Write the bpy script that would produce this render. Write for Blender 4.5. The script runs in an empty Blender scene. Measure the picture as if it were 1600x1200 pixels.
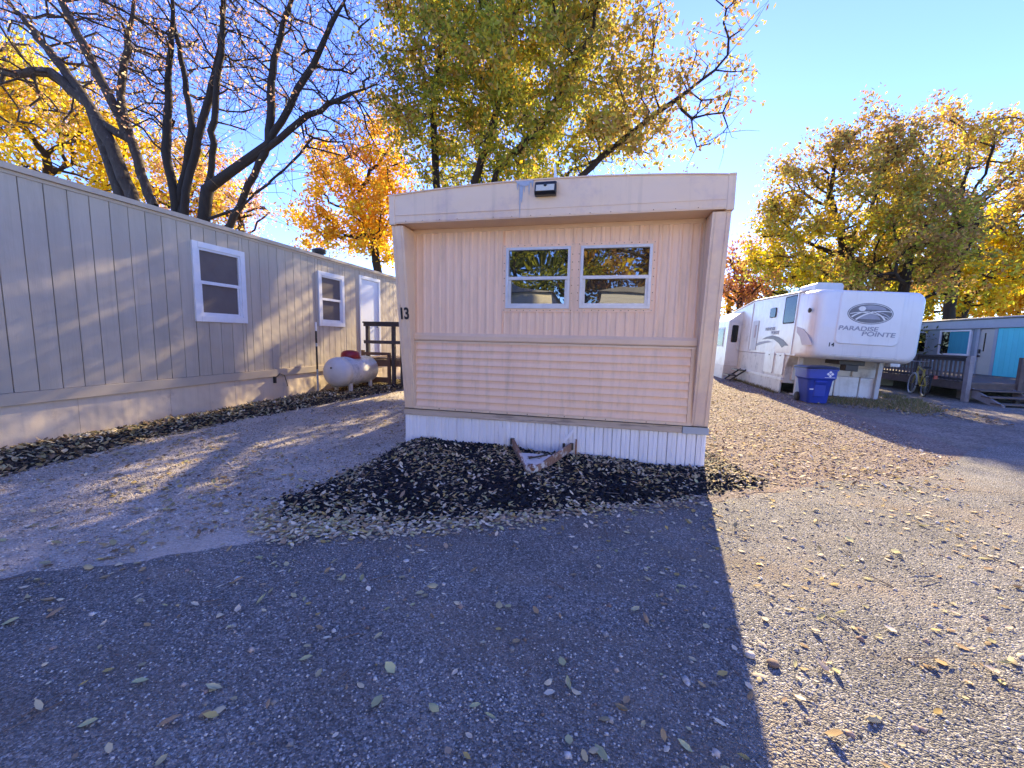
import bpy, math, random
import numpy as np
from mathutils import Vector, Matrix

sc = bpy.context.scene
rad = math.radians

# ------------------------------------------------------------------ camera
F, CAMH = 640.0, 1.5
def _setup():
    y = np.array([150.0, -70.0, F]); y /= np.linalg.norm(y)
    x = -np.array([-2830.0, -133.0, F]); x = x - y*(x@y); x /= np.linalg.norm(x)
    return np.stack([x, y, np.cross(x, y)])
CR = _setup()                                   # world = CR @ (right, down, forward)
cam = bpy.data.cameras.new('camera'); camo = bpy.data.objects.new('camera', cam)
sc.collection.objects.link(camo); sc.camera = camo
M = Matrix.Identity(4)
for i in range(3):
    M[i][0] = CR[i][0]; M[i][1] = -CR[i][1]; M[i][2] = -CR[i][2]
M[2][3] = CAMH
camo.matrix_world = M
cam.sensor_width = 36; cam.lens = 36*F/1600; cam.clip_start = 0.05; cam.clip_end = 3000

# ------------------------------------------------------------------ sky, sun, exposure
SUN = Vector((0.134, 0.882, 0.451)).normalized()
SUN_EL, SUN_AZ = math.asin(SUN.z), math.atan2(SUN.x, SUN.y)
w = bpy.data.worlds.new('World'); sc.world = w; w.use_nodes = True
nt = w.node_tree; bg = nt.nodes['Background']
sky = nt.nodes.new('ShaderNodeTexSky'); sky.sky_type = 'NISHITA'; sky.sun_disc = False
sky.sun_elevation = SUN_EL; sky.sun_rotation = SUN_AZ; sky.air_density = 1.0; sky.dust_density = 0.08; sky.ozone_density = 7.6; sky.altitude = 2500
hsv = nt.nodes.new('ShaderNodeHueSaturation'); hsv.inputs['Hue'].default_value = 0.523; hsv.inputs['Saturation'].default_value = 1.065   # high, dry autumn sky
nt.links.new(sky.outputs[0], hsv.inputs['Color']); nt.links.new(hsv.outputs[0], bg.inputs[0]); bg.inputs[1].default_value = 0.10
sl = bpy.data.lights.new('sun', 'SUN'); sl.energy = 2.0; sl.angle = rad(0.53); sl.color = (1.0, 0.83, 0.62)
so = bpy.data.objects.new('sun', sl); sc.collection.objects.link(so)
so.rotation_euler = SUN.to_track_quat('Z', 'Y').to_euler(); so.location = SUN*60
vs = sc.view_settings
vs.view_transform = 'Standard'; vs.look = 'None'; vs.gamma = 1.0; vs.exposure = 2.9; vs.use_curve_mapping = False
vs.use_white_balance = True; vs.white_balance_temperature = 8150; vs.white_balance_tint = -1
sc.cycles.max_bounces = 12; sc.cycles.diffuse_bounces = 8; sc.cycles.transmission_bounces = 8; sc.cycles.transparent_max_bounces = 8

# ------------------------------------------------------------------ pixel -> direction helpers
def ray(px): return CR @ np.array([px[0]-800, px[1]-600, F])
def gp(x, y, z=0.0):
    d = ray((x, y)); t = (z-CAMH)/d[2]; return (d[0]*t, d[1]*t)
def atY(x, y, Y):
    d = ray((x, y)); t = Y/d[1]; return np.array([d[0]*t, Y, CAMH+d[2]*t])
def atX(x, y, X):
    d = ray((x, y)); t = X/d[0]; return np.array([X, d[1]*t, CAMH+d[2]*t])

# ------------------------------------------------------------------ materials
MATS = {}
def nodes_of(name):
    m = bpy.data.materials.new(name); m.use_nodes = True
    n = m.node_tree.nodes; l = m.node_tree.links
    return m, n, l, n['Principled BSDF']
def pm(name, c1, c2=None, scale=3.0, rough=0.6, bump=0.0, bscale=40.0, metal=0.0, spec=0.5, stretch=(1, 1, 1), detail=6.0,
       c3=None, s3=1.0, t3=0.62, piece=0.0, w3=0.08, runs=0.0, warp=0.0):
    """noise-mottled procedural surface; c3 = sparse stains; piece = brightness jitter per object"""
    m, n, l, b = nodes_of(name)
    geo = n.new('ShaderNodeNewGeometry'); mp = n.new('ShaderNodeMapping'); mp.inputs['Scale'].default_value = stretch
    l.new(geo.outputs['Position'], mp.inputs[0])
    c2 = c2 or tuple(v*0.85 for v in c1)
    nz = n.new('ShaderNodeTexNoise'); nz.inputs['Scale'].default_value = scale; nz.inputs['Detail'].default_value = detail
    nz.inputs['Roughness'].default_value = 0.65
    l.new(mp.outputs[0], nz.inputs[0])
    rp = n.new('ShaderNodeValToRGB'); rp.color_ramp.elements[0].position = 0.32; rp.color_ramp.elements[1].position = 0.68
    rp.color_ramp.elements[0].color = (*c1, 1); rp.color_ramp.elements[1].color = (*c2, 1)
    l.new(nz.outputs[0], rp.inputs[0]); out = rp.outputs[0]
    if c3:
        n3 = n.new('ShaderNodeTexNoise'); n3.inputs['Scale'].default_value = s3; n3.inputs['Detail'].default_value = 8; n3.inputs['Roughness'].default_value = 0.7
        l.new(mp.outputs[0], n3.inputs[0])
        r3 = n.new('ShaderNodeMapRange'); r3.inputs[1].default_value = t3-w3/2; r3.inputs[2].default_value = t3+w3/2
        l.new(n3.outputs[0], r3.inputs[0])
        mx = n.new('ShaderNodeMix'); mx.data_type = 'RGBA'; l.new(r3.outputs[0], mx.inputs[0]); l.new(out, mx.inputs[6]); mx.inputs[7].default_value = (*c3, 1)
        out = mx.outputs[2]
    if runs:
        rm = n.new('ShaderNodeMapping'); rm.inputs['Scale'].default_value = (14, 14, 0.55); l.new(geo.outputs['Position'], rm.inputs[0])
        rn = n.new('ShaderNodeTexNoise'); rn.inputs['Scale'].default_value = 1.0; rn.inputs['Detail'].default_value = 7; rn.inputs['Roughness'].default_value = 0.6; l.new(rm.outputs[0], rn.inputs[0])
        rr_ = n.new('ShaderNodeMapRange'); rr_.inputs[1].default_value = 0.54; rr_.inputs[2].default_value = 0.74; rr_.inputs[4].default_value = runs; l.new(rn.outputs[0], rr_.inputs[0])
        mx = n.new('ShaderNodeMix'); mx.data_type = 'RGBA'; l.new(rr_.outputs[0], mx.inputs[0]); l.new(out, mx.inputs[6]); mx.inputs[7].default_value = (*(v*0.55 for v in c1), 1); out = mx.outputs[2]
    if piece:
        oi = n.new('ShaderNodeObjectInfo'); mr = n.new('ShaderNodeMapRange'); mr.inputs[3].default_value = 1-piece; mr.inputs[4].default_value = 1+piece
        l.new(oi.outputs['Random'], mr.inputs[0])
        hs = n.new('ShaderNodeHueSaturation'); l.new(mr.outputs[0], hs.inputs['Value']); l.new(out, hs.inputs['Color']); out = hs.outputs[0]
    l.new(out, b.inputs['Base Color'])
    b.inputs['Roughness'].default_value = rough; b.inputs['Metallic'].default_value = metal; b.inputs['Specular IOR Level'].default_value = spec
    if warp:                                             # oil-canning: broad shallow dents in sheet metal and panels
        wn = n.new('ShaderNodeTexNoise'); wn.inputs['Scale'].default_value = 2.2; wn.inputs['Detail'].default_value = 2; l.new(geo.outputs['Position'], wn.inputs[0])
        wb_ = n.new('ShaderNodeBump'); wb_.inputs['Strength'].default_value = 1.0; wb_.inputs['Distance'].default_value = warp; l.new(wn.outputs[0], wb_.inputs['Height']); l.new(wb_.outputs[0], b.inputs['Normal'])
    if bump:
        nb = n.new('ShaderNodeTexNoise'); nb.inputs['Scale'].default_value = bscale; nb.inputs['Detail'].default_value = 5
        l.new(mp.outputs[0], nb.inputs[0])
        bp = n.new('ShaderNodeBump'); bp.inputs['Strength'].default_value = min(1, bump*4); bp.inputs['Distance'].default_value = bump*0.02
        l.new(nb.outputs[0], bp.inputs['Height']); l.new(bp.outputs[0], b.inputs['Normal'])
        if warp: l.new(wb_.outputs[0], bp.inputs['Normal'])
    MATS[name] = m; return m

def ground_mat(name, cols, stone_scale, bump, patches=None, pscale=0.6, rough=0.92, pt=(0.5, 0.68), pstretch=(1, 1, 1)):
    """aggregate: voronoi stones with their own colours and relief, over which broad dusty patches lie"""
    m, n, l, b = nodes_of(name)
    geo = n.new('ShaderNodeNewGeometry')
    nw = n.new('ShaderNodeTexNoise'); nw.inputs['Scale'].default_value = stone_scale*0.7; nw.inputs['Detail'].default_value = 2
    l.new(geo.outputs['Position'], nw.inputs[0])
    wv = n.new('ShaderNodeVectorMath'); wv.operation = 'MULTIPLY_ADD'; wv.inputs[1].default_value = (0.4/stone_scale,)*3
    l.new(nw.outputs['Color'], wv.inputs[0]); l.new(geo.outputs['Position'], wv.inputs[2])
    v = n.new('ShaderNodeTexVoronoi'); v.inputs['Scale'].default_value = stone_scale; l.new(wv.outputs[0], v.inputs['Vector'])
    sep = n.new('ShaderNodeSeparateColor'); l.new(v.outputs['Color'], sep.inputs[0])
    rp = n.new('ShaderNodeValToRGB'); cr = rp.color_ramp; cr.interpolation = 'LINEAR'
    while len(cr.elements) < len(cols): cr.elements.new(0.5)
    for i, (p, c) in enumerate(cols): cr.elements[i].position = p; cr.elements[i].color = (*c, 1)
    l.new(sep.outputs[0], rp.inputs[0]); out = rp.outputs[0]
    if patches:
        pn = n.new('ShaderNodeTexNoise'); pn.inputs['Scale'].default_value = pscale; pn.inputs['Detail'].default_value = 9; pn.inputs['Roughness'].default_value = 0.68
        pmn = n.new('ShaderNodeMapping'); pmn.inputs['Scale'].default_value = pstretch; l.new(geo.outputs['Position'], pmn.inputs[0]); l.new(pmn.outputs[0], pn.inputs[0])
        mr = n.new('ShaderNodeMapRange'); mr.inputs[1].default_value = pt[0]; mr.inputs[2].default_value = pt[1]; mr.inputs[4].default_value = 0.75
        l.new(pn.outputs[0], mr.inputs[0])
        mx = n.new('ShaderNodeMix'); mx.data_type = 'RGBA'; l.new(mr.outputs[0], mx.inputs[0]); l.new(out, mx.inputs[6]); mx.inputs[7].default_value = (*patches, 1)
        out = mx.outputs[2]
    # broad value drift
    dn = n.new('ShaderNodeTexNoise'); dn.inputs['Scale'].default_value = 1.7; dn.inputs['Detail'].default_value = 6
    l.new(geo.outputs['Position'], dn.inputs[0])
    dr = n.new('ShaderNodeMapRange'); dr.inputs[1].default_value = 0.3; dr.inputs[2].default_value = 0.7; dr.inputs[3].default_value = 0.8; dr.inputs[4].default_value = 1.2
    l.new(dn.outputs[0], dr.inputs[0])
    hs = n.new('ShaderNodeHueSaturation'); l.new(dr.outputs[0], hs.inputs['Value']); l.new(out, hs.inputs['Color'])
    l.new(hs.outputs[0], b.inputs['Base Color']); b.inputs['Roughness'].default_value = rough; b.inputs['Specular IOR Level'].default_value = 0.25
    inv = n.new('ShaderNodeMath'); inv.operation = 'MULTIPLY_ADD'; inv.inputs[1].default_value = -1.2; inv.inputs[2].default_value = 1
    l.new(v.outputs['Distance'], inv.inputs[0])
    fn = n.new('ShaderNodeTexNoise'); fn.inputs['Scale'].default_value = stone_scale*0.25; fn.inputs['Detail'].default_value = 4
    l.new(geo.outputs['Position'], fn.inputs[0])
    ad = n.new('ShaderNodeMath'); l.new(inv.outputs[0], ad.inputs[0]); l.new(fn.outputs[0], ad.inputs[1])
    bp = n.new('ShaderNodeBump'); bp.inputs['Strength'].default_value = 1.0; bp.inputs['Distance'].default_value = bump
    l.new(ad.outputs[0], bp.inputs['Height']); l.new(bp.outputs[0], b.inputs['Normal'])
    MATS[name] = m; return m

def attr_mat(name, trans=0.0, rough=0.7, spec=0.2):
    """colour from the piece's own 'col' attribute; trans = share of light let through (leaves)"""
    m, n, l, b = nodes_of(name)
    a = n.new('ShaderNodeAttribute'); a.attribute_name = 'col'
    l.new(a.outputs['Color'], b.inputs['Base Color']); b.inputs['Roughness'].default_value = rough; b.inputs['Specular IOR Level'].default_value = spec
    if trans:
        t = n.new('ShaderNodeBsdfTranslucent'); l.new(a.outputs['Color'], t.inputs[0])
        mx = n.new('ShaderNodeMixShader'); mx.inputs[0].default_value = trans
        l.new(b.outputs[0], mx.inputs[1]); l.new(t.outputs[0], mx.inputs[2]); l.new(mx.outputs[0], n['Material Output'].inputs[0])
    MATS[name] = m; return m

def glass_mat(name, tint, refl):
    m, n, l, b = nodes_of(name)
    b.inputs['Base Color'].default_value = (*tint, 1); b.inputs['Roughness'].default_value = 0.25; b.inputs['Specular IOR Level'].default_value = 0.05
    g = n.new('ShaderNodeBsdfGlossy'); g.inputs['Roughness'].default_value = 0.01; g.inputs[0].default_value = (0.9, 0.95, 1, 1)
    geo = n.new('ShaderNodeNewGeometry'); nz = n.new('ShaderNodeTexNoise'); nz.inputs['Scale'].default_value = 2.2; nz.inputs['Detail'].default_value = 1
    l.new(geo.outputs['Position'], nz.inputs[0])
    bp = n.new('ShaderNodeBump'); bp.inputs['Strength'].default_value = 0.35; bp.inputs['Distance'].default_value = 0.012
    l.new(nz.outputs[0], bp.inputs['Height']); l.new(bp.outputs[0], g.inputs['Normal'])
    mx = n.new('ShaderNodeMixShader'); mx.inputs[0].default_value = refl
    l.new(b.outputs[0], mx.inputs[1]); l.new(g.outputs[0], mx.inputs[2]); l.new(mx.outputs[0], n['Material Output'].inputs[0])
    MATS[name] = m; return m

pm('pink_metal', (0.94, 0.635, 0.425), (0.90, 0.595, 0.395), 1.6, 0.5, 0.03, 60, c3=(0.74, 0.51, 0.34), s3=2.5, t3=0.60, stretch=(3.2, 1, 0.5), w3=0.2, runs=0.35, warp=0.03)
pm('pink_fascia', (0.85, 0.625, 0.42), (0.81, 0.59, 0.40), 1.2, 0.45, 0.02, 20, c3=(0.63, 0.45, 0.37), s3=1.6, t3=0.6, w3=0.2, runs=0.3, warp=0.04)
pm('pink_trim', (0.80, 0.56, 0.37), (0.74, 0.51, 0.34), 4, 0.5, c3=(0.36, 0.29, 0.24), s3=6, t3=0.68)
pm('weathered_board', (0.60, 0.47, 0.35), (0.46, 0.36, 0.27), 5, 0.8, 0.1, 30, stretch=(0.5, 1, 5), c3=(0.30, 0.24, 0.19), s3=3, t3=0.58)
pm('white_skirt', (0.84, 0.84, 0.85), (0.78, 0.78, 0.79), 2, 0.45, c3=(0.48, 0.47, 0.46), s3=4, t3=0.69, stretch=(1, 1, 0.5), piece=0.04, runs=0.45, warp=0.02)
pm('frame_white', (0.78, 0.78, 0.78), (0.70, 0.70, 0.70), 6, 0.4)
pm('frame_aluminium', (0.62, 0.63, 0.65), (0.52, 0.53, 0.55), 12, 0.4, metal=0.3)
pm('tan_board', (0.50, 0.415, 0.315), (0.46, 0.38, 0.29), 2.0, 0.7, 0.12, 90, stretch=(1, 1, 0.12), piece=0.05, runs=0.28, warp=0.03, c3=(0.55, 0.46, 0.355), s3=3.0, t3=0.62, w3=0.2)
pm('tan_trim', (0.54, 0.435, 0.32), (0.49, 0.395, 0.29), 4, 0.7, 0.05, 60)
pm('tan_skirt', (0.72, 0.575, 0.42), (0.66, 0.525, 0.385), 1.5, 0.75, 0.1, 50, c3=(0.46, 0.36, 0.30), s3=2, t3=0.66, w3=0.14, runs=0.3, warp=0.05)
pm('groove_dark', (0.16, 0.13, 0.115), (0.13, 0.105, 0.095), 3, 0.9)
pm('door_white', (0.74, 0.76, 0.80), (0.70, 0.72, 0.76), 3, 0.4)
pm('black_plastic', (0.012, 0.012, 0.014), (0.02, 0.02, 0.022), 8, 0.35)
pm('black_rubber', (0.02, 0.02, 0.02), (0.03, 0.03, 0.03), 8, 0.8)
pm('steel', (0.45, 0.45, 0.46), (0.35, 0.35, 0.36), 20, 0.35, metal=0.9)
pm('dark_steel', (0.05, 0.05, 0.05), (0.08, 0.07, 0.06), 20, 0.5, metal=0.5)
pm('rusty_white', (0.68, 0.66, 0.63), (0.58, 0.55, 0.52), 14, 0.7, 0.15, 60, c3=(0.16, 0.06, 0.03), s3=8, t3=0.58, w3=0.05)
pm('rust', (0.22, 0.085, 0.045), (0.36, 0.22, 0.15), 18, 0.85, 0.2, 60, c3=(0.62, 0.56, 0.5), s3=7, t3=0.55, w3=0.05)
pm('drip_blue', (0.30, 0.36, 0.44), (0.42, 0.46, 0.52), 25, 0.6)
pm('ink_black', (0.01, 0.01, 0.012), (0.015, 0.015, 0.015), 5, 0.5)
pm('lamp_lens', (0.72, 0.66, 0.50), (0.60, 0.55, 0.42), 60, 0.2, spec=0.6)
pm('tank_white', (0.70, 0.69, 0.66), (0.60, 0.59, 0.57), 4, 0.45, 0.05, 30, c3=(0.30, 0.30, 0.31), s3=9, t3=0.70, stretch=(1, 0.7, 1.2), w3=0.05)
pm('tank_grey', (0.55, 0.55, 0.56), (0.68, 0.67, 0.66), 9, 0.4, 0.05, 30, c3=(0.30, 0.305, 0.32), s3=6, t3=0.60, w3=0.25)
pm('cap_red', (0.32, 0.015, 0.025), (0.26, 0.012, 0.02), 5, 0.35)
pm('deck_dark', (0.05, 0.042, 0.04), (0.085, 0.07, 0.065), 4, 0.8, 0.1, 60, stretch=(4, 1, 4), piece=0.2)
pm('deck_brown', (0.19, 0.105, 0.065), (0.13, 0.075, 0.05), 5, 0.8, 0.1, 60, piece=0.1)
pm('deck_grey', (0.17, 0.125, 0.10), (0.11, 0.08, 0.065), 6, 0.85, 0.1, 60, piece=0.25)
pm('post_grey', (0.34, 0.31, 0.30), (0.25, 0.225, 0.22), 6, 0.85, 0.1, 60)
pm('rv_white', (0.74, 0.73, 0.69), (0.68, 0.66, 0.61), 1.5, 0.35, c3=(0.54, 0.51, 0.45), s3=1.8, t3=0.62, w3=0.2, runs=0.55, warp=0.03)
pm('rv_cap', (0.79, 0.76, 0.70), (0.73, 0.70, 0.64), 1.0, 0.32, runs=0.35, warp=0.02)
pm('rv_lower', (0.66, 0.62, 0.53), (0.60, 0.56, 0.48), 2, 0.5, c3=(0.38, 0.34, 0.28), s3=3, t3=0.60, w3=0.16, runs=0.6)
pm('rv_trim', (0.55, 0.54, 0.52), (0.45, 0.44, 0.42), 3, 0.45)
pm('decal_grey', (0.13, 0.125, 0.125), (0.18, 0.175, 0.17), 4, 0.5)
pm('decal_mid', (0.26, 0.26, 0.28), (0.34, 0.34, 0.36), 5, 0.5)
pm('decal_light', (0.46, 0.46, 0.48), (0.38, 0.38, 0.41), 5, 0.5)
pm('decal_pink', (0.50, 0.40, 0.39), (0.44, 0.36, 0.36), 8, 0.5)
pm('marker_red', (0.5, 0.06, 0.04), (0.4, 0.05, 0.03), 10, 0.3)
pm('bin_blue', (0.02, 0.06, 0.38), (0.016, 0.05, 0.32), 3, 0.42, c3=(0.03, 0.055, 0.26), s3=3, t3=0.6, w3=0.2)
pm('bin_lid', (0.015, 0.02, 0.06), (0.012, 0.015, 0.04), 3, 0.5)
pm('teal', (0.03, 0.72, 0.74), (0.025, 0.66, 0.68), 2, 0.5, piece=0.04)
pm('grey_siding', (0.28, 0.34, 0.36), (0.23, 0.28, 0.30), 2, 0.6, piece=0.06)
pm('pale_grey', (0.42, 0.46, 0.48), (0.35, 0.385, 0.41), 2, 0.6)
pm('cream_door', (0.55, 0.52, 0.42), (0.50, 0.47, 0.38), 2, 0.5)
pm('curtain_teal', (0.03, 0.36, 0.42), (0.025, 0.28, 0.34), 4, 0.8, stretch=(1, 6, 0.2))
pm('roof_grey', (0.38, 0.37, 0.36), (0.30, 0.29, 0.28), 2, 0.7, 0.05, 30)
pm('bike_yellow', (0.50, 0.36, 0.05), (0.42, 0.30, 0.04), 6, 0.4)
pm('cinder', (0.33, 0.31, 0.29), (0.26, 0.245, 0.23), 12, 0.95, 0.2, 60)
pm('bark_grey', (0.17, 0.13, 0.105), (0.085, 0.064, 0.052), 6, 0.95, 0.5, 14, stretch=(2.4, 2.4, 0.5), c3=(0.24, 0.20, 0.175), s3=4, t3=0.6)
pm('bark_mid', (0.085, 0.06, 0.042), (0.04, 0.028, 0.02), 6, 0.95, 0.5, 14, stretch=(2.4, 2.4, 0.5), c3=(0.14, 0.11, 0.085), s3=4, t3=0.6)
pm('bark_dark', (0.042, 0.030, 0.021), (0.024, 0.017, 0.012), 6, 0.95, 0.5, 14, stretch=(2.4, 2.4, 0.5))
pm('stone_pale', (0.55, 0.50, 0.44), (0.42, 0.38, 0.33), 30, 0.9, 0.2, 60)
pm('stone_brown', (0.24, 0.17, 0.125), (0.16, 0.115, 0.09), 30, 0.9, 0.2, 60)
pm('mulch_soil', (0.012, 0.012, 0.014), (0.03, 0.027, 0.026), 20, 0.9, 0.6, 40)
pm('litter_soil', (0.06, 0.05, 0.042), (0.10, 0.085, 0.07), 14, 0.95, 0.6, 40)
pm('white_siding', (0.78, 0.77, 0.74), (0.72, 0.71, 0.68), 2, 0.6, piece=0.03)
pm('cream_siding', (0.72, 0.66, 0.54), (0.66, 0.60, 0.49), 2, 0.6, piece=0.03)
pm('beige_siding', (0.60, 0.56, 0.49), (0.54, 0.50, 0.44), 2, 0.6, piece=0.04)
ground_mat('asphalt', [(0.0, (0.115, 0.112, 0.106)), (0.45, (0.215, 0.207, 0.195)), (0.75, (0.305, 0.293, 0.275)), (0.93, (0.42, 0.40, 0.375)), (1.0, (0.60, 0.575, 0.54))], 118, 0.014, patches=(0.31, 0.245, 0.185), pscale=0.9, pt=(0.47, 0.64), pstretch=(0.35, 1.1, 1))
ground_mat('gravel', [(0.0, (0.32, 0.27, 0.225)), (0.4, (0.49, 0.42, 0.35)), (0.8, (0.56, 0.49, 0.42)), (1.0, (0.70, 0.63, 0.56))], 80, 0.012, patches=(0.62, 0.51, 0.41), pscale=0.8)
ground_mat('gravel_red', [(0.0, (0.12, 0.092, 0.078)), (0.4, (0.21, 0.165, 0.14)), (0.8, (0.29, 0.235, 0.205)), (1.0, (0.42, 0.37, 0.335))], 60, 0.018, patches=(0.27, 0.20, 0.16), pscale=0.7, pt=(0.45, 0.62))
ground_mat('earth', [(0.0, (0.14, 0.115, 0.095)), (0.5, (0.23, 0.195, 0.165)), (1.0, (0.34, 0.30, 0.26))], 40, 0.016, patches=(0.17, 0.15, 0.10), pscale=0.3)
attr_mat('leaf', 0.58, 0.6, 0.25); attr_mat('fallen', 0.12, 0.75, 0.2); attr_mat('chunk', 0, 0.75, 0.25)
glass_mat('glass', (0.008, 0.010, 0.011), 0.20); glass_mat('glass_dark', (0.003, 0.0035, 0.0045), 0.035); glass_mat('glass_screen', (0.02, 0.021, 0.023), 0.12)

# ------------------------------------------------------------------ object helpers
COL = sc.collection
def tag(o, label=None, cat=None, group=None, kind=None):
    if label: o['label'] = label
    if cat: o['category'] = cat
    if group: o['group'] = group
    if kind: o['kind'] = kind
    return o
def empty(name, loc, label=None, cat=None, group=None):
    o = bpy.data.objects.new(name, None); o.empty_display_size = 0.2; COL.objects.link(o); o.location = loc
    return tag(o, label, cat, group)
def root_loc(p):
    v = Vector((0, 0, 0))
    while p: v += p.location; p = p.parent
    return v
def link(name, me, mat, parent=None, smooth=False):
    o = bpy.data.objects.new(name, me); COL.objects.link(o)
    if mat and not me.materials: me.materials.append(MATS[mat])
    if parent: o.parent = parent
    if smooth:
        me.polygons.foreach_set('use_smooth', np.ones(len(me.polygons), bool))
    return o
class MB:
    """collects shapes given in world coordinates; build() makes ONE mesh object under its parent"""
    def __init__(s): s.v = []; s.f = []
    def poly(s, pts): b = len(s.v); s.v += [tuple(p) for p in pts]; s.f.append(tuple(range(b, b+len(pts)))); return s
    def box(s, x0, x1, y0, y1, z0, z1):
        b = len(s.v)
        s.v += [(x0, y0, z0), (x1, y0, z0), (x1, y1, z0), (x0, y1, z0), (x0, y0, z1), (x1, y0, z1), (x1, y1, z1), (x0, y1, z1)]
        s.f += [tuple(b+i for i in q) for q in ((3, 2, 1, 0), (4, 5, 6, 7), (0, 1, 5, 4), (1, 2, 6, 5), (2, 3, 7, 6), (3, 0, 4, 7))]; return s
    def rings(s, rings, cap=True):
        """loft closed rings of equal length"""
        b = len(s.v); k = len(rings[0])
        for r in rings: s.v += [tuple(p) for p in r]
        for i in range(len(rings)-1):
            for j in range(k):
                a = b+i*k+j; c = b+i*k+(j+1) % k; s.f.append((a, c, c+k, a+k))
        if cap: s.f.append(tuple(b+j for j in reversed(range(k)))); s.f.append(tuple(b+(len(rings)-1)*k+j for j in range(k)))
        return s
    def prism(s, pts, axis, a, c):
        """polygon in the two other axes, extruded along axis from a to c"""
        def P(u, w, t): return {'x': (t, u, w), 'y': (u, t, w), 'z': (u, w, t)}[axis]
        return s.rings([[P(u, w, a) for u, w in pts], [P(u, w, c) for u, w in pts]])
    def tube(s, pts, r, k=8, cap=True):
        pts = [Vector(p) for p in pts]; rs = r if isinstance(r, (list, tuple)) else [r]*len(pts); out = []
        up = None
        for i, p in enumerate(pts):
            d = (pts[min(i+1, len(pts)-1)]-pts[max(i-1, 0)]).normalized()
            if up is None: up = Vector((0, 0, 1)) if abs(d.z) < 0.9 else Vector((1, 0, 0))
            x = d.cross(up).normalized(); y = x.cross(d).normalized(); up = y
            out.append([p+x*(rs[i]*math.cos(2*math.pi*j/k))+y*(rs[i]*math.sin(2*math.pi*j/k)) for j in range(k)])
        return s.rings(out, cap)
    def bar(s, a, c, wx, wz=None):
        """square bar between two points"""
        wz = wz or wx; a = Vector(a); c = Vector(c); d = (c-a).normalized()
        up = Vector((0, 0, 1)) if abs(d.z) < 0.9 else Vector((0, 1, 0))
        x = d.cross(up).normalized()*wx/2; y = x.normalized().cross(d).normalized()*wz/2
        return s.rings([[p-x-y, p+x-y, p+x+y, p-x+y] for p in (a, c)])
    def lathe(s, prof, c, axis='z', k=24):
        """profile [(r, t)] round axis through c"""
        out = []
        for r, t in prof:
            ring = []
            for j in range(k):
                a = 2*math.pi*j/k; u, w_ = r*math.cos(a), r*math.sin(a)
                ring.append({'z': (c[0]+u, c[1]+w_, c[2]+t), 'y': (c[0]+u, c[1]+t, c[2]+w_), 'x': (c[0]+t, c[1]+u, c[2]+w_)}[axis])
            out.append(ring)
        return s.rings(out)
    def mesh(s, name, off=(0, 0, 0)):
        me = bpy.data.meshes.new(name)
        me.from_pydata([(v[0]-off[0], v[1]-off[1], v[2]-off[2]) for v in s.v], [], s.f); me.update(); return me
    def build(s, name, mat, parent=None, smooth=False, bevel=0.0):
        off = root_loc(parent) if parent else (0, 0, 0)
        o = link(name, s.mesh(name, off), mat, parent, smooth)
        if bevel:
            m = o.modifiers.new('bevel', 'BEVEL'); m.width = bevel; m.segments = 2; m.limit_method = 'ANGLE'
        return o
def soup(name, V, Fs, mat, parent=None, col=None, smooth=False):
    """numpy verts (n,3) and equal-sized faces (m,k) with optional per-vertex colour"""
    me = bpy.data.meshes.new(name); n, (m, k) = len(V), Fs.shape
    me.vertices.add(n); me.vertices.foreach_set('co', V.astype(np.float32).ravel())
    me.loops.add(m*k); me.loops.foreach_set('vertex_index', Fs.astype(np.int32).ravel())
    me.polygons.add(m); me.polygons.foreach_set('loop_start', np.arange(0, m*k, k, dtype=np.int32))
    try: me.polygons.foreach_set('loop_total', np.full(m, k, np.int32))
    except Exception: pass
    if col is not None:
        a = me.attributes.new('col', 'FLOAT_COLOR', 'POINT'); c = np.ones((n, 4), np.float32); c[:, :3] = col; a.data.foreach_set('color', c.ravel())
    me.update(calc_edges=True)
    return link(name, me, mat, parent, smooth)
def text(body, size, loc, rot, mat, parent, name, xs=1.0, bold=0.0, shear=0.0):
    c = bpy.data.curves.new(name, 'FONT'); c.body = body; c.size = size; c.extrude = 0.002; c.offset = bold; c.shear = shear
    t = bpy.data.objects.new(name, c); COL.objects.link(t); me = bpy.data.meshes.new_from_object(t.evaluated_get(bpy.context.evaluated_depsgraph_get()))
    bpy.data.objects.remove(t); me.materials.clear(); o = link(name, me, mat)
    o.parent = parent; o.location = Vector(loc)-root_loc(parent); o.rotation_euler = rot; o.scale = (xs, 1, 1); return o
def smooth_rect(x0, x1, z0, z1, r, k=5):
    pts = []
    for cx, cz, a0 in ((x1-r, z0+r, -90), (x1-r, z1-r, 0), (x0+r, z1-r, 90), (x0+r, z0+r, 180)):
        for i in range(k+1):
            a = rad(a0+90*i/k); pts.append((cx+r*math.cos(a), cz+r*math.sin(a)))
    return pts

# ================================================================== THE SETTING
rng = np.random.default_rng(7)
def wob(pts, step=0.12, amp=0.05, seed=0, closed=True):
    """outline resampled and roughened"""
    r = np.random.default_rng(seed); out = []; n = len(pts)
    for i in range(n if closed else n-1):
        a = np.array(pts[i], float); b = np.array(pts[(i+1) % n], float); L = np.linalg.norm(b-a); k = max(1, int(L/step))
        for j in range(k):
            out.append(a+(b-a)*j/k+r.normal(0, amp, 2)*(0.3 if j == 0 else 1))
    return out
def sheet(name, pts, z, mat):
    import bmesh
    bm = bmesh.new(); vs_ = [bm.verts.new((p[0], p[1], z)) for p in pts]; es = [bm.edges.new((vs_[i], vs_[(i+1) % len(vs_)])) for i in range(len(vs_))]
    bmesh.ops.triangle_fill(bm, use_beauty=True, edges=es, normal=(0, 0, 1))
    me = bpy.data.meshes.new(name); bm.to_mesh(me); bm.free()
    return tag(link(name, me, mat), kind='structure')
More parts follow.
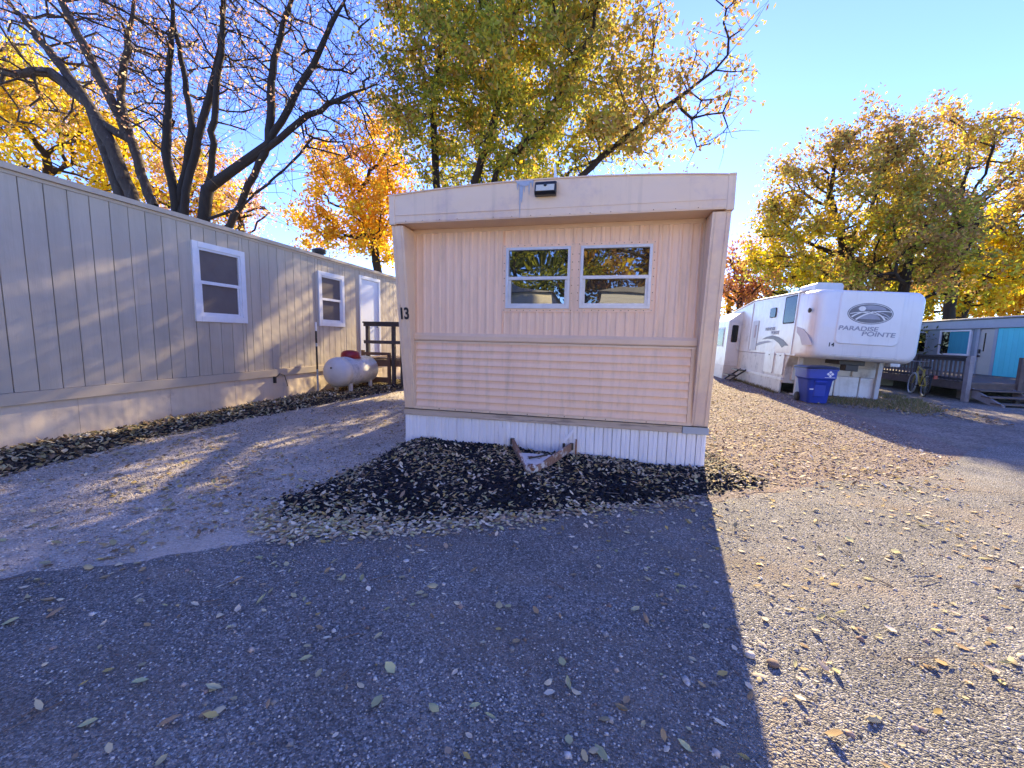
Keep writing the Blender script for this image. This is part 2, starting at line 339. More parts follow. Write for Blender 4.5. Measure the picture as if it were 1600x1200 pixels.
gm = MB(); gm.poly([(-900, -900, 0), (900, -900, 0), (900, 900, 0), (-900, 900, 0)]); tag(gm.build('ground', 'earth'), kind='structure')
ASPH = [(-30, -10), (30, -10), (30, 9.0)] + [gp(*p) for p in ((1598, 690), (1520, 705), (1470, 730), (1440, 745), (1380, 752), (1300, 752), (1230, 768))] + \
       [gp(*p) for p in ((1112, 786), (1000, 797), (900, 808), (780, 823), (660, 832), (560, 840), (430, 842), (320, 862), (200, 882), (90, 893), (0, 908))] + [(-5.2, 0.6), (-8, -0.6), (-30, -4)]
sheet('asphalt_road', wob(ASPH, 0.10, 0.022, 3), 0.008, 'asphalt')
sheet('gravel_driveway', wob([(-7.3, 0.2), (-4.2, 0.9), (-2.0, 2.4), (-2.2, 5), (-2.4, 16), (-7.3, 16)], 0.3, 0.05, 5), 0.004, 'gravel')
sheet('gravel_lane', wob([(0.7, 3.6), (1.5, 4.4), (5.0, 5.2), (5.3, 9), (5.1, 14), (4.6, 24), (1.0, 24)], 0.3, 0.05, 6), 0.004, 'gravel_red')

# ---- heightfield of the mulch bed in front of the home
BED = np.array([(-2.95, 2.95), (-2.72, 2.72), (-2.35, 2.52), (-1.42, 2.80), (-0.2, 3.42), (0.4, 3.72), (1.0, 4.05), (1.55, 4.45), (1.88, 4.72), (1.65, 5.2), (1.42, 6.2), (1.36, 8.5), (1.0, 8.6), (0.9, 5.6), (-2.4, 5.6), (-2.78, 5.4), (-2.72, 4.4), (-2.8, 3.5)])
def inside(P, poly):
    x, y = P[:, 0], P[:, 1]; r = np.zeros(len(P), bool); n = len(poly)
    for i in range(n):
        (x0, y0), (x1, y1) = poly[i], poly[i-1]
        if y0 == y1: continue
        c = ((y0 > y) != (y1 > y)) & (x < (x1-x0)*(y-y0)/(y1-y0)+x0); r ^= c
    return r
def edge_d(P, poly):
    d = np.full(len(P), 9e9)
    for i in range(len(poly)):
        a, b = np.array(poly[i-1]), np.array(poly[i]); ab = b-a; t = np.clip(((P-a)@ab)/(ab@ab), 0, 1)
        d = np.minimum(d, np.linalg.norm(P-(a+t[:, None]*ab), axis=1))
    return d
def bed_z(P):
    P = np.asarray(P, float); d = edge_d(P, BED)*np.where(inside(P, BED), 1, -1)
    wl = np.clip((P[:, 1]-3.2)/1.6, 0, 1); top = 0.035+0.02*wl+0.10*wl*np.clip((0.9-P[:, 0])/3.3, 0, 1)
    s = np.clip((d+0.03)/0.55, 0, 1); s = s*s*(3-2*s)
    return -0.03+(top+0.03)*s+0.012*np.sin(P[:, 0]*5.1+P[:, 1]*3)*s
def bed_sheet(name, poly, zf, mat, step=0.09):
    lo, hi = np.min(poly, 0)-0.1, np.max(poly, 0)+0.1
    xs = np.arange(lo[0], hi[0], step); ys = np.arange(lo[1], hi[1], step); X, Y = np.meshgrid(xs, ys)
    P = np.stack([X.ravel(), Y.ravel()], 1); Z = zf(P)
    nx = len(xs); idx = np.arange(len(P)).reshape(len(ys), nx)
    Fs = np.stack([idx[:-1, :-1], idx[:-1, 1:], idx[1:, 1:], idx[1:, :-1]], -1).reshape(-1, 4)
    keep = (edge_d(P, poly) < 0.12) | inside(P, poly)
    Fs = Fs[keep[Fs].all(1)]
    return soup(name, np.column_stack([P, Z]), Fs, mat, smooth=True)
tag(bed_sheet('mulch_bed', BED, bed_z, 'mulch_soil'), kind='structure')
STRIP = np.array([(-7.2, 0.6), (-5.75, 0.9), (-5.72, 2.6), (-5.95, 4.2), (-5.95, 5.4), (-5.75, 6.9), (-5.5, 9.0), (-5.2, 11.6), (-7.2, 12.5)])
def strip_z(P):
    P = np.asarray(P, float); d = edge_d(P, STRIP)*np.where(inside(P, STRIP), 1, -1); s = np.clip((d+0.03)/0.5, 0, 1)
    return -0.03+0.09*s*s*(3-2*s)+0.01*np.sin(P[:, 1]*4)*s
tag(bed_sheet('litter_strip', STRIP, strip_z, 'litter_soil'), kind='structure')

# ================================================================== MAIN HOME
YF = 4.897; XL, XR = -2.565, 1.129; YBACK = 17.5; ZB = 0.546
home = empty('mobile_home', (XL/2+XR/2, YF, 0), 'pink beige corrugated mobile home numbered 13 facing the camera', 'mobile home')
ZT0, ZT1 = 2.80, 3.10
# side and back walls, roof
MB().box(XL, XL+0.08, YF+0.02, YBACK, ZB, 2.98).build('side_wall', 'pink_metal', home)
MB().box(XR-0.08, XR, YF+0.02, YBACK, ZB, 2.98).build('side_wall', 'pink_metal', home)
MB().box(XL+0.08, XR-0.08, YBACK-0.08, YBACK, ZB, 2.98).build('back_wall', 'pink_metal', home)
YFA = 4.565                                       # fascia face
def roof_z(x):
    t = (x-(XL+XR)/2)/((XR-XL)/2+0.02); return 3.10+0.075*(1-t*t)
N = 14; xs = [XL-0.015+(XR-XL+0.03)*i/N for i in range(N+1)]
m = MB()
m.rings([[(x, YFA+0.02, roof_z(x)-0.004) for x in xs]+[(x, YFA+0.02, 2.98) for x in reversed(xs)],
         [(x, YBACK+0.1, roof_z(x)-0.004) for x in xs]+[(x, YBACK+0.1, 2.98) for x in reversed(xs)]])
m.build('roof', 'roof_grey', home)
# fascia: two sheets meeting at a seam, plus end caps
XS = -1.005
def fascia(x0, x1, dy):
    k = 8; q = [x0+(x1-x0)*i/k for i in range(k+1)]
    b = MB(); b.rings([[(x, YFA-dy, roof_z(x)+0.012) for x in q]+[(x, YFA-dy, ZT0) for x in reversed(q)],
                       [(x, YFA+0.02, roof_z(x)+0.012) for x in q]+[(x, YFA+0.02, ZT0) for x in reversed(q)]])
    return b.build('fascia_panel', 'pink_fascia', home)
fascia(XL-0.015+0.07, XS, 0.0); fascia(XS, XR+0.015-0.07, 0.004)
for x0, x1 in ((XL-0.018, XL+0.055), (XR-0.055, XR+0.018)):
    MB().box(x0, x1, YFA-0.008, YFA+0.5, ZT0-0.012, roof_z(x0)+0.03).build('fascia_cap', 'pink_fascia', home, bevel=0.006)
m = MB()                                          # drip edge along the fascia top
for i in range(N): m.bar((xs[i], YFA-0.004, roof_z(xs[i])+0.016), (xs[i+1], YFA-0.004, roof_z(xs[i+1])+0.016), 0.022, 0.014)
m.build('drip_edge', 'pink_trim', home)
m = MB()                                          # faint press lines of the fascia
for z in (ZT0+0.012, ZT0+0.088): m.box(XL+0.056, XR-0.056, YFA-0.0085, YFA-0.004, z, z+0.006)
m.build('fascia_bead', 'pink_fascia', home)
# soffit between fascia and wall
MB().box(XL+0.056, XR-0.056, YFA+0.021, YF+0.06, ZT0+0.004, ZT0+0.03).build('soffit', 'pink_trim', home)
# wing walls, deeper at the top
def wing(xa, xb):
    b = MB(); pr = [(YFA+0.03, ZT0-0.013), (YF+0.1, ZT0-0.013), (YF+0.1, ZB), (YF-0.012, ZB)]
    b.prism(pr, 'x', xa, xb); return b.build('wing_wall', 'pink_fascia', home, bevel=0.004)
wing(XL-0.006, XL+0.14); wing(XR-0.17, XR+0.006)
for xa, sg in ((XL+0.14, 1), (XR-0.17, -1)):      # corner angle strips inside the wings
    MB().box(min(xa, xa+sg*0.022), max(xa, xa+sg*0.022), YF-0.012, YF+0.012, ZB, ZT0).build('corner_strip', 'pink_trim', home)
for xe in (XL+0.03, XL+0.108, XR-0.138, XR-0.03):  # folded ribs on the wing fronts
    MB().bar((xe, YFA+0.028, ZT0-0.02), (xe, YF-0.016, ZB+0.01), 0.010, 0.012).build('wing_rib', 'pink_fascia', home)
# upper wall: vertical corrugated sheets
def corr_sheet(x0, x1, z0, z1, dy=0.0, pitch=0.104, depth=0.011, name='siding_sheet'):
    ph = [(0, 0), (0.52, 0), (0.66, 1), (0.86, 1), (1.0, 0)]; px = []
    k = math.floor((x0+3)/pitch)
    x = -3+k*pitch
    while x < x1:
        for a, h in ph[:-1]: px.append((x+a*pitch, h))
        x += pitch
    px = [(x0, 0.0)]+[p for p in px if x0+0.004 < p[0] < x1-0.004]+[(x1, 0.0)]
    f = [(a, YF-dy-h*depth) for a, h in px]
    b = MB(); n = len(f)
    for z in (z0, z1): b.v += [(a, y, z) for a, y in f]
    b.f += [(i, i+1, n+i+1, n+i) for i in range(n-1)]
    c = len(b.v); b.v += [(x0, YF+0.03, z0), (x1, YF+0.03, z0), (x1, YF+0.03, z1), (x0, YF+0.03, z1)]
    b.f += [(0, n, c+3, c), (n-1, c+1, c+2, 2*n-1)]
    return b.build(name, 'pink_metal', home)
ZU0, ZU1 = 1.535, ZT0-0.045
W1 = (-1.225, -0.462, 1.845, 2.552); W2 = (-0.345, 0.436, 1.85, 2.552)
FL = 0.035
corr_sheet(XL+0.16, -2.105, ZU0, ZU1); corr_sheet(-2.108, W1[0]-FL, ZU0, ZU1, 0.003)
corr_sheet(W1[0]-FL, -0.404, W1[3]+FL, ZU1); corr_sheet(W1[0]-FL, -0.404, ZU0, W1[2]-FL)
corr_sheet(-0.404, W2[1]+FL, W2[3]+FL, ZU1, 0.003); corr_sheet(-0.404, W2[1]+FL, ZU0, W2[2]-FL, 0.003)
corr_sheet(W2[1]+FL, XR-0.19, ZU0, ZU1)
MB().box(XL+0.14, XR-0.17, YF-0.014, YF+0.03, ZU1, ZT0+0.003).build('top_trim', 'pink_trim', home)
MB().box(XL+0.09, XR-0.09, YF+0.05, YF+0.11, ZB, 2.98).build('wall_core', 'pink_trim', home)
def window(x0, x1, z0, z1, screen, mid, parent, frame='frame_aluminium', y=YF, inset=0.0):
    b = MB(); t = 0.03
    for q in ((x0, x0+t, z0, z1), (x1-t, x1, z0, z1)): b.box(q[0], q[1], y-0.035, y+0.03, q[2], q[3])
    for q in ((z0, z0+t), (z1-t, z1)): b.box(x0+t, x1-t, y-0.032, y+0.03, q[0], q[1])
    wo = b.build('window', frame, parent)
    zm = z0+(z1-z0)*mid
    MB().box(x0+t, x1-t, y-0.026, y+0.03, zm-0.018, zm+0.018).build('meeting_rail', frame, wo)
    MB().box(x0+t, x1-t, y+0.002, y+0.008, zm+0.018, z1-t).build('pane', 'glass', wo)
    b = MB()
    for q in ((x0+t, x0+t+0.028), (x1-t-0.028, x1-t)): b.box(q[0], q[1], y-0.012, y+0.03, z0+t, zm-0.018)
    b.box(x0+t+0.028, x1-t-0.028, y-0.011, y+0.03, z0+t, z0+t+0.028)
    b.build('sash', frame, wo)
    MB().box(x0+t+0.028, x1-t-0.028, y+0.012, y+0.018, z0+t+0.028, zm-0.018).build('pane', 'glass_screen' if screen else 'glass', wo)
    return wo
for W, s_ in ((W1, 0), (W2, 1)):
    wo = window(*W, s_, 0.5, home)
    b = MB(); f = FL+0.006                                           # flat flange round the window
    b.box(W[0]-f, W[1]+f, YF-0.016, YF+0.02, W[3]+0.001, W[3]+f); b.box(W[0]-f, W[1]+f, YF-0.016, YF+0.02, W[2]-f, W[2]-0.001)
    b.box(W[0]-f, W[0]-0.001, YF-0.0155, YF+0.02, W[2]-0.001, W[3]+0.001); b.box(W[1]+0.001, W[1]+f, YF-0.0155, YF+0.02, W[2]-0.001, W[3]+0.001)
    b.build('flange', 'pink_metal', wo)
    b = MB()
    for i in range(11):
        x = W[0]-0.02+(W[1]-W[0]+0.04)*i/10
        for z in (W[3]+0.022, W[2]-0.022): b.lathe([(0.006, -0.021), (0.006, -0.014)], (x, YF, z), 'y', 6)
    for i in range(1, 8):
        z = W[2]+(W[3]-W[2])*i/8
        for x in (W[0]-0.022, W[1]+0.022): b.lathe([(0.006, -0.021), (0.006, -0.014)], (x, YF, z), 'y', 6)
    b.build('screw', 'rust', wo)
MB().box(W1[1]+FL+0.006, W2[0]-FL-0.006, YF-0.010, YF+0.02, W1[2]-FL, W1[3]+FL).build('mullion_cover', 'pink_metal', home)
# belt rail between the wall halves
b = MB(); b.prism([(YF+0.03, 1.435), (YF-0.030, 1.437), (YF-0.038, 1.452), (YF-0.038, 1.500), (YF-0.024, 1.518), (YF-0.016, 1.535), (YF+0.03, 1.535)], 'x', XL+0.142, XR-0.174)
b.build('belt_rail', 'pink_trim', home)
MB().box(XL+0.145, XR-0.178, YF-0.034, YF+0.02, 1.408, 1.430).build('belt_drip', 'pink_fascia', home)
# lower wall: horizontal laps, each of its own
LZ0, LZ1, NL = ZB+0.035, 1.408, 9; lp = (LZ1-LZ0)/NL
lap0 = None
for i in range(NL):
    z0 = LZ0+i*lp
    if lap0 is None:
        b = MB(); b.prism([(YF+0.03, z0), (YF-0.026, z0), (YF-0.028, z0+0.006), (YF-0.024, z0+0.022), (YF-0.013, z0+0.055), (YF-0.008, z0+lp), (YF+0.03, z0+lp)], 'x', XL+0.165, XR-0.225)
        lap0 = b.build('siding_lap', 'pink_metal', home); lap0.data.materials[0] = MATS['pink_metal']
    else:
        o = lap0.copy(); COL.objects.link(o); o.location.z = i*lp
MB().box(XR-0.224, XR-0.192, YF-0.030, YF+0.03, ZB+0.03, 1.408).build('edge_strip', 'pink_trim', home)
MB().box(XL+0.141, XL+0.164, YF-0.030, YF+0.03, ZB+0.03, 1.408).build('edge_strip', 'pink_trim', home)
MB().box(XL+0.141, XR-0.171, YF-0.032, YF+0.03, ZB+0.004, ZB+0.033).build('base_flashing', 'pink_fascia', home)
b = MB()
for i in range(14):
    x = XL+0.25+i*0.232+rng.normal(0, 0.02); b.lathe([(0.007, -0.038), (0.007, -0.03)], (x, YF, ZB+0.018), 'y', 6)
for i in range(16):
    x = XL+0.2+i*0.212; b.lathe([(0.005, -0.0135), (0.005, -0.008)], (x, YFA, ZT0+0.02), 'y', 6)
b.build('screw', 'rust', home)
# weathered base board in two lengths and the corner patch
MB().box(XL-0.006, 0.86, YF-0.040, YF+0.05, ZB-0.082, ZB-0.004).build('base_board', 'weathered_board', home, bevel=0.004)
MB().box(0.865, XR+0.012, YF-0.046, YF+0.05, ZB-0.086, ZB-0.004).build('base_board', 'pale_grey', home, bevel=0.004)
MB().box(XL, XR, YF-0.050, YF+0.05, ZB-0.003, ZB+0.003).build('base_cap', 'dark_steel', home)
# white skirting: separate ribbed strips
NSK = 36; sw = (XR-XL)/NSK; s0 = None
for i in range(NSK):
    x0 = XL+i*sw
    if s0 is None:
        b = MB(); yb = YF-0.012
        b.prism([(x0+0.002, yb+0.03), (x0+0.002, yb), (x0+sw*0.40, yb-0.001), (x0+sw*0.46, yb+0.006), (x0+sw*0.52, yb-0.001), (x0+sw*0.82, yb), (x0+sw*0.88, yb+0.004), (x0+sw-0.001, yb+0.016), (x0+sw-0.001, yb+0.03)], 'z', -0.08, ZB-0.084)
        s0 = b.build('skirting_strip', 'white_skirt', home)
    else:
        o = s0.copy(); COL.objects.link(o); o.location.x = i*sw; o.rotation_euler = (0, 0, 0); o.location.y = rng.normal(0, 0.0015)
for xa, xb in ((XL, XL+0.03), (XR-0.03, XR)):
    MB().box(xa, xb, YF+0.025, YBACK, -0.05, ZB-0.004).build('side_skirt', 'white_skirt', home)
# house number, paint runs, vent
text('1', 0.195, (-2.556, 4.727, 1.700), (rad(97.3), 0, 0), 'ink_black', home, 'number_digit', 0.78, 0.006)
text('3', 0.195, (-2.487, 4.727, 1.700), (rad(97.3), 0, 0), 'ink_black', home, 'number_digit', 0.78, 0.006)
b = MB(); yq = YFA-0.0095
for qi, (x, w_, z0) in enumerate(((-1.003, 0.011, 2.80), (-0.985, 0.022, 2.96), (-0.955, 0.009, 3.06), (-0.905, 0.010, 3.03), (-1.03, 0.012, 3.09), (-0.87, 0.012, 3.11))):
    zt = roof_z(x)+0.008; yq = YFA-0.0095-0.0006*qi
    b.poly([(x-w_, yq, zt), (x-w_*0.8, yq, (zt+z0)/2), (x-w_*0.15, yq, z0), (x+w_*0.15, yq, z0), (x+w_*0.6, yq, (zt+z0)/2), (x+w_*1.2, yq, zt)])
yq = YFA-0.0145
b.poly([(-1.06, yq, roof_z(-1.06)+0.008), (-1.0, yq, 3.135), (-0.93, yq, 3.125), (-0.86, yq, roof_z(-.86)+0.008)])
b.build('paint_run', 'drip_blue', home)
b = MB(); b.tube([(-0.72, 5.3, 3.1), (-0.725, 5.3, 3.45), (-0.735, 5.3, 3.62)], [0.035, 0.022, 0.010], 10); b.lathe([(0.07, 0), (0.05, 0.03)], (-0.72, 5.3, 3.165), 'z', 12)
b.build('roof_pipe', 'frame_white', home)
# hitch: rusty A-frame tongue poking out of the mulch
yh = YF-0.03
hL, hR = atY(801, 690, yh), atY(893, 698, yh); tL, tR = gp(823, 735, 0.115), gp(838, 735, 0.115); tL = (tL[0], tL[1], 0.115); tR = (tR[0], tR[1], 0.115)
hi = MB().bar(tuple(hL), tL, 0.035, 0.085).build('hitch', 'rust', home, bevel=0.005)
MB().bar(tuple(hR), tR, 0.028, 0.095).build('tongue_rail', 'rust', hi, bevel=0.005)
pl = [hL*0.45+np.array(tL)*0.55+(0.02, 0, 0), hR*0.45+np.array(tR)*0.55-(0.02, 0, 0), np.array(tR)+(0.012, -0.01, 0), np.array(tL)+(-0.012, -0.01, 0)]
MB().rings([[tuple(p+(0, 0, -0.02)) for p in pl], [tuple(p+(0, 0, 0.045)) for p in pl]]).build('coupler_plate', 'rusty_white', hi, bevel=0.004)
MB().lathe([(0.025, -0.03), (0.045, 0.0), (0.05, 0.05), (0.035, 0.07), (0.01, 0.078)], ((tL[0]+tR[0])/2, tL[1]-0.005, 0.115), 'z', 14).build('coupler', 'rusty_white', hi, True)
MB().bar(tuple((pl[0]+pl[3])/2+(0.06, 0, 0.06)), tuple(pl[1]*0.8+pl[2]*0.2+(-0.02, 0, 0.07)), 0.016, 0.014).build('latch', 'black_rubber', hi)
for P_ in (hL, hR): MB().box(P_[0]-0.022, P_[0]+0.022, yh-0.035, yh+0.008, P_[2]-0.03, P_[2]+0.045).build('rail_bracket', 'dark_steel', hi)
b = MB(); b.poly([(-1.255, YF-0.06, 0.12), (-1.205, YF-0.06, 0.12), (-1.215, YF-0.055, 0.34), (-1.25, YF-0.05, 0.46)]); o = b.build('torn_skirt_flap', 'white_skirt', home); o.modifiers.new('s', 'SOLIDIFY').thickness = 0.006
b = MB(); b.poly([(-0.47, YF-0.07, 0.29), (-0.435, YF-0.07, 0.27), (-0.33, YF-0.05, 0.42), (-0.34, YF-0.05, 0.44)]); o = b.build('torn_skirt_flap', 'white_skirt', home); o.modifiers.new('s', 'SOLIDIFY').thickness = 0.006
MB().box(-0.325, -0.305, YF-0.045, YF-0.028, 0.0, 0.30).build('skirt_stake', 'rust', home)
MB().box(-0.475, -0.445, YF-0.05, YF-0.030, 0.0, 0.24).build('skirt_stake', 'dark_steel', home)

# solar flood light on the fascia
lt = empty('solar_wall_light', (-0.72, YFA, 2.99), 'black solar flood light with pale lens on the home fascia', 'light')
x0, x1, z0, z1 = -0.835, -0.605, 3.005, 3.135
b = MB(); yb = YFA-0.012
b.prism([(yb, z0), (yb-0.06, z0+0.004), (yb-0.085, z0+0.03), (yb-0.04, z1+0.015), (yb, z1+0.02)], 'x', x0, x1); b.build('housing', 'black_plastic', lt, bevel=0.008)
def slant(z): return yb-0.085+(z-(z0+0.03))*0.045/(z1+0.015-z0-0.03)-0.003
b = MB(); b.rings([[(x0+0.018, slant(z0+0.035), z0+0.035), (x1-0.018, slant(z0+0.035), z0+0.035), (x1-0.018, slant(z1-0.025), z1-0.025), (x0+0.018, slant(z1-0.025), z1-0.025)],
                   [(x0+0.018, slant(z0+0.035)-0.006, z0+0.035), (x1-0.018, slant(z0+0.035)-0.006, z0+0.035), (x1-0.018, slant(z1-0.025)-0.006, z1-0.025), (x0+0.018, slant(z1-0.025)-0.006, z1-0.025)]])
b.build('lens', 'lamp_lens', lt)
b = MB(); b.lathe([(0.006, -0.022), (0.016, -0.014), (0.018, 0.0)], (-0.72, slant(z1-0.03)-0.004, z1-0.032), 'y', 12); b.build('motion_sensor', 'black_plastic', lt, True)

# ================================================================== LEFT HOME
XW = -7.03; LY0, LY1 = 0.4, 15.2
lh = empty('mobile_home', (XW-2, 6, 0), 'long tan mobile home with vertical board siding along the left driveway', 'mobile home')
MB().box(XW-3.9, XW-0.02, LY0, LY1, 0.5, 3.28).build('wall_core', 'groove_dark', lh)
wins = [(5.79, 6.84, 1.66, 3.04), (8.95, 9.97, 1.68, 3.03)]; door = (10.68, 11.78, 0.80, 3.18)
holes = wins+[door]; bw = 0.235; proto = {}
def siding_piece(y, wd, z0, z1):
    key = (round(wd, 3), round(z0, 2), round(z1, 2))
    if key not in proto:
        b = MB(); b.prism([(0, XW-0.03), (0.003, XW), (wd-0.009, XW), (wd-0.006, XW-0.03)], 'z', z0, z1)
        b.v = [(v[1], v[0], v[2]) for v in b.v]; b.f = [tuple(reversed(f)) for f in b.f]
        o = b.build('siding_board', 'tan_board', lh); proto[key] = o
    else:
        o = proto[key].copy(); COL.objects.link(o)
    o.location.y = y; o.location.x = rng.normal(0, 0.0012)
y = LY0
while y < LY1-0.01:
    cuts = [(y, y+bw, 0.70, 3.30)]
    for (a, c, z0, z1) in holes:
        if y+bw > a+0.02 and y < c-0.02:
            lo, hi = max(y, a+0.02), min(y+bw, c-0.02)
            cuts = [q for q in ((y, lo, 0.70, 3.30), (hi, y+bw, 0.70, 3.30), (lo, hi, 0.70, z0+0.02), (lo, hi, z1-0.02, 3.30)) if q[1]-q[0] > 0.025 and q[3]-q[2] > 0.03]
    for q in cuts: siding_piece(q[0], q[1]-q[0], q[2], q[3])
    y += bw
MB().box(XW-0.05, XW+0.028, LY0, LY1, 0.545, 0.695).build('band_board', 'tan_trim', lh, bevel=0.004)
MB().box(XW-0.05, XW+0.012, LY0, LY1, 3.302, 3.345).build('top_trim', 'tan_trim', lh)
b = MB(); b.prism([(XW-4.0, 3.33), (XW+0.05, 3.348), (XW+0.05, 3.42), (XW-0.1, 3.45), (XW-2.0, 3.62), (XW-3.9, 3.45)], 'y', LY0-0.1, LY1+0.1); b.build('roof', 'tan_trim', lh)
yy = LY0
while yy < LY1-0.1:                                       # skirt panels with fine joints
    y2 = min(yy+1.22, LY1); MB().box(XW-0.06, XW-0.004, yy, y2-0.003, -0.05, 0.543).build('skirt_panel', 'tan_skirt', lh); yy = y2
def side_window(y0, y1, z0, z1, parent, X=XW, sg=1, frame='frame_white', cas=0.10, g='glass'):
    """double-hung window in a wall of constant X whose outside is towards sg"""
    def bx(b, d0, d1, a, c, e, f): b.box(min(X+sg*d0, X+sg*d1), max(X+sg*d0, X+sg*d1), a, c, e, f); return b
    b = MB(); bx(b, -0.05, 0.03, y0, y0+cas, z0, z1); bx(b, -0.05, 0.03, y1-cas, y1, z0, z1); bx(b, -0.05, 0.032, y0+cas, y1-cas, z0, z0+cas); bx(b, -0.05, 0.032, y0+cas, y1-cas, z1-cas, z1)
    wo = b.build('window', frame, parent, bevel=0.003)
    a, c, e, f = y0+cas, y1-cas, z0+cas, z1-cas; t = 0.035; zm = (e+f)/2
    b = MB()
    for q in ((a, a+t), (c-t, c)): bx(b, -0.05, 0.012, q[0], q[1], e, f)
    for q in ((e, e+t), (f-t, f)): bx(b, -0.05, 0.011, a+t, c-t, q[0], q[1])
    b.build('frame', frame, wo)
    bx(MB(), -0.05, 0.016, a+t, c-t, zm-0.028, zm+0.028).build('meeting_rail', frame, wo)
    bx(MB(), -0.03, -0.022, a+t, c-t, zm+0.028, f-t).build('pane', g, wo)
    bx(MB(), -0.045, -0.038, a+t, c-t, e+t, zm-0.028).build('pane', g, wo)
    b = MB(); bx(b, -0.045, -0.004, a+t, a+t+0.03, e+t, zm-0.028); bx(b, -0.045, -0.004, c-t-0.03, c-t, e+t, zm-0.028); bx(b, -0.045, -0.004, a+t+0.03, c-t-0.03, e+t, e+t+0.03)
    b.build('sash', frame, wo); return wo
for q in wins: side_window(*q, lh, g='glass_dark')
a, c, z0, z1 = door
b = MB(); b.box(XW-0.04, XW+0.025, a, a+0.09, z0, z1); b.box(XW-0.04, XW+0.025, c-0.09, c, z0, z1); b.box(XW-0.04, XW+0.027, a+0.09, c-0.09, z1-0.09, z1); b.build('door_frame', 'frame_white', lh, bevel=0.003)
d = MB().box(XW-0.04, XW-0.012, a+0.096, c-0.096, z0, z1-0.096).build('door', 'door_white', lh)
for zz in (1.72, 1.86):
    b = MB(); b.lathe([(0.03, 0), (0.03, 0.01), (0.014, 0.02), (0.026, 0.04), (0.024, 0.06), (0.008, 0.066)], (XW-0.012, c-0.17, zz), 'x', 12); b.build('door_knob', 'steel', d, True)
b = MB(); b.lathe([(0.12, 0), (0.12, 0.16), (0.17, 0.17), (0.19, 0.26), (0.06, 0.32)], (XW-0.55, 9.75, 3.43), 'z', 12); b.build('roof_vent', 'black_plastic', lh)
b = MB(); P0 = atX(428, 594, XW); b.box(XW-0.004, XW+0.05, P0[1]-0.02, P0[1]+0.02, 0.40, 0.54); b.build('cable_box', 'black_rubber', lh)
b = MB(); b.tube([(XW+0.03, P0[1], 0.5), (XW+0.07, P0[1]+0.10, 0.60), (XW+0.08, P0[1]+0.22, 0.55), (XW+0.06, P0[1]+0.30, 0.38), (XW+0.04, P0[1]+0.34, 0.30)], 0.008, 6); b.build('cable', 'black_rubber', lh)

# ================================================================== wooden stairs, tank, marker stake
st = empty('porch_stairs', (-6.2, 10.9, 0), 'dark wooden porch landing with railing below the white door', 'porch')
def board(x0, x1, y0, y1, z0, z1, name, mat, parent, bev=0.003): return MB().box(x0, x1, y0, y1, z0, z1).build(name, mat, parent, bevel=bev)
LZ = 0.80; PX0, PX1, PY0, PY1 = -6.95, -5.62, 10.36, 11.85
for (x, y) in ((-6.60, PY0), (-5.80, PY0), (-5.60, PY0+0.12), (-5.62, PY1-0.09)): board(x-0.045, x+0.045, y, y+0.09, 0.0, 1.78, 'post', 'deck_dark', st)
for z in (1.78, 1.30): board(-6.68, -5.52, PY0-0.04, PY0-0.002, z-0.06, z+0.03, 'rail', 'deck_dark', st)
board(-6.70, -5.50, PY0-0.06, PY0+0.10, 1.812, 1.85, 'hand_rail', 'deck_dark', st)
for i in range(10): board(PX0, PX1, PY0+0.1+i*0.142, PY0+0.1+i*0.142+0.136, LZ, LZ+0.035, 'deck_plank', 'deck_brown', st)
board(PX0, PX1, PY0-0.0+0.06, PY0+0.098, LZ-0.19, LZ-0.004, 'rim_joist', 'deck_brown', st); board(PX1-0.04, PX1, PY0+0.1, PY1, LZ-0.19, LZ-0.004, 'rim_joist', 'deck_brown', st)
board(-6.78, -6.70, PY0-0.02, PY0+0.058, 0.0, 1.05, 'post', 'deck_brown', st); board(-5.97, -5.89, PY0-0.02, PY0+0.058, 0.0, 0.95, 'post', 'deck_brown', st)
board(-6.70, -5.89, PY0-0.03, PY0+0.055, 0.92, 1.0, 'cross_board', 'deck_brown', st); board(-6.69, -5.97, PY0+0.0, PY0+0.05, 0.16, 0.30, 'cross_board', 'deck_brown', st)
for i in range(3): board(-5.60+i*0.25, -5.34+i*0.25, PY0+0.25, PY1-0.2, LZ-0.22*(i+1)-0.035, LZ-0.22*(i+1), 'tread', 'deck_dark', st)
for y in (PY0+0.22, PY1-0.24):
    b = MB(); b.prism([(-5.62, LZ-0.02), (-4.86, 0.03), (-5.15, 0.03), (-5.62, LZ-0.42)], 'y', y, y+0.03); b.build('stringer', 'deck_dark', st)
tk = empty('propane_tank', (-6.40, 9.3, 0), 'white and grey horizontal propane tank with red dome cap on bare legs', 'propane tank')
tr, tz, ty0, ty1 = 0.365, 0.56, 8.52, 10.18
def tprof(a, c, front):
    return [(tr*math.sin(rad(t)), a+tr*0.62*(1-math.cos(rad(t)))) for t in (2, 15, 30, 45, 60, 75, 90)]
b = MB(); b.lathe(tprof(ty0, 0, 1)+[(tr, ty0+0.33)], (-6.40, 0, tz), 'y', 32); b.build('end_cap', 'tank_white', tk, True)
b = MB(); b.lathe([(tr+0.001, ty0+0.33), (tr+0.001, ty1-0.226)]+[(tr*math.sin(rad(t)), ty1-tr*0.62*(1-math.cos(rad(t)))) for t in (90, 75, 60, 45, 30, 15, 2)], (-6.40, 0, tz), 'y', 32); b.build('shell', 'tank_grey', tk, True)
b = MB(); b.lathe([(tr+0.005, ty0+0.32), (tr+0.005, ty0+0.345)], (-6.40, 0, tz), 'y', 32); b.build('weld_seam', 'tank_white', tk, True)
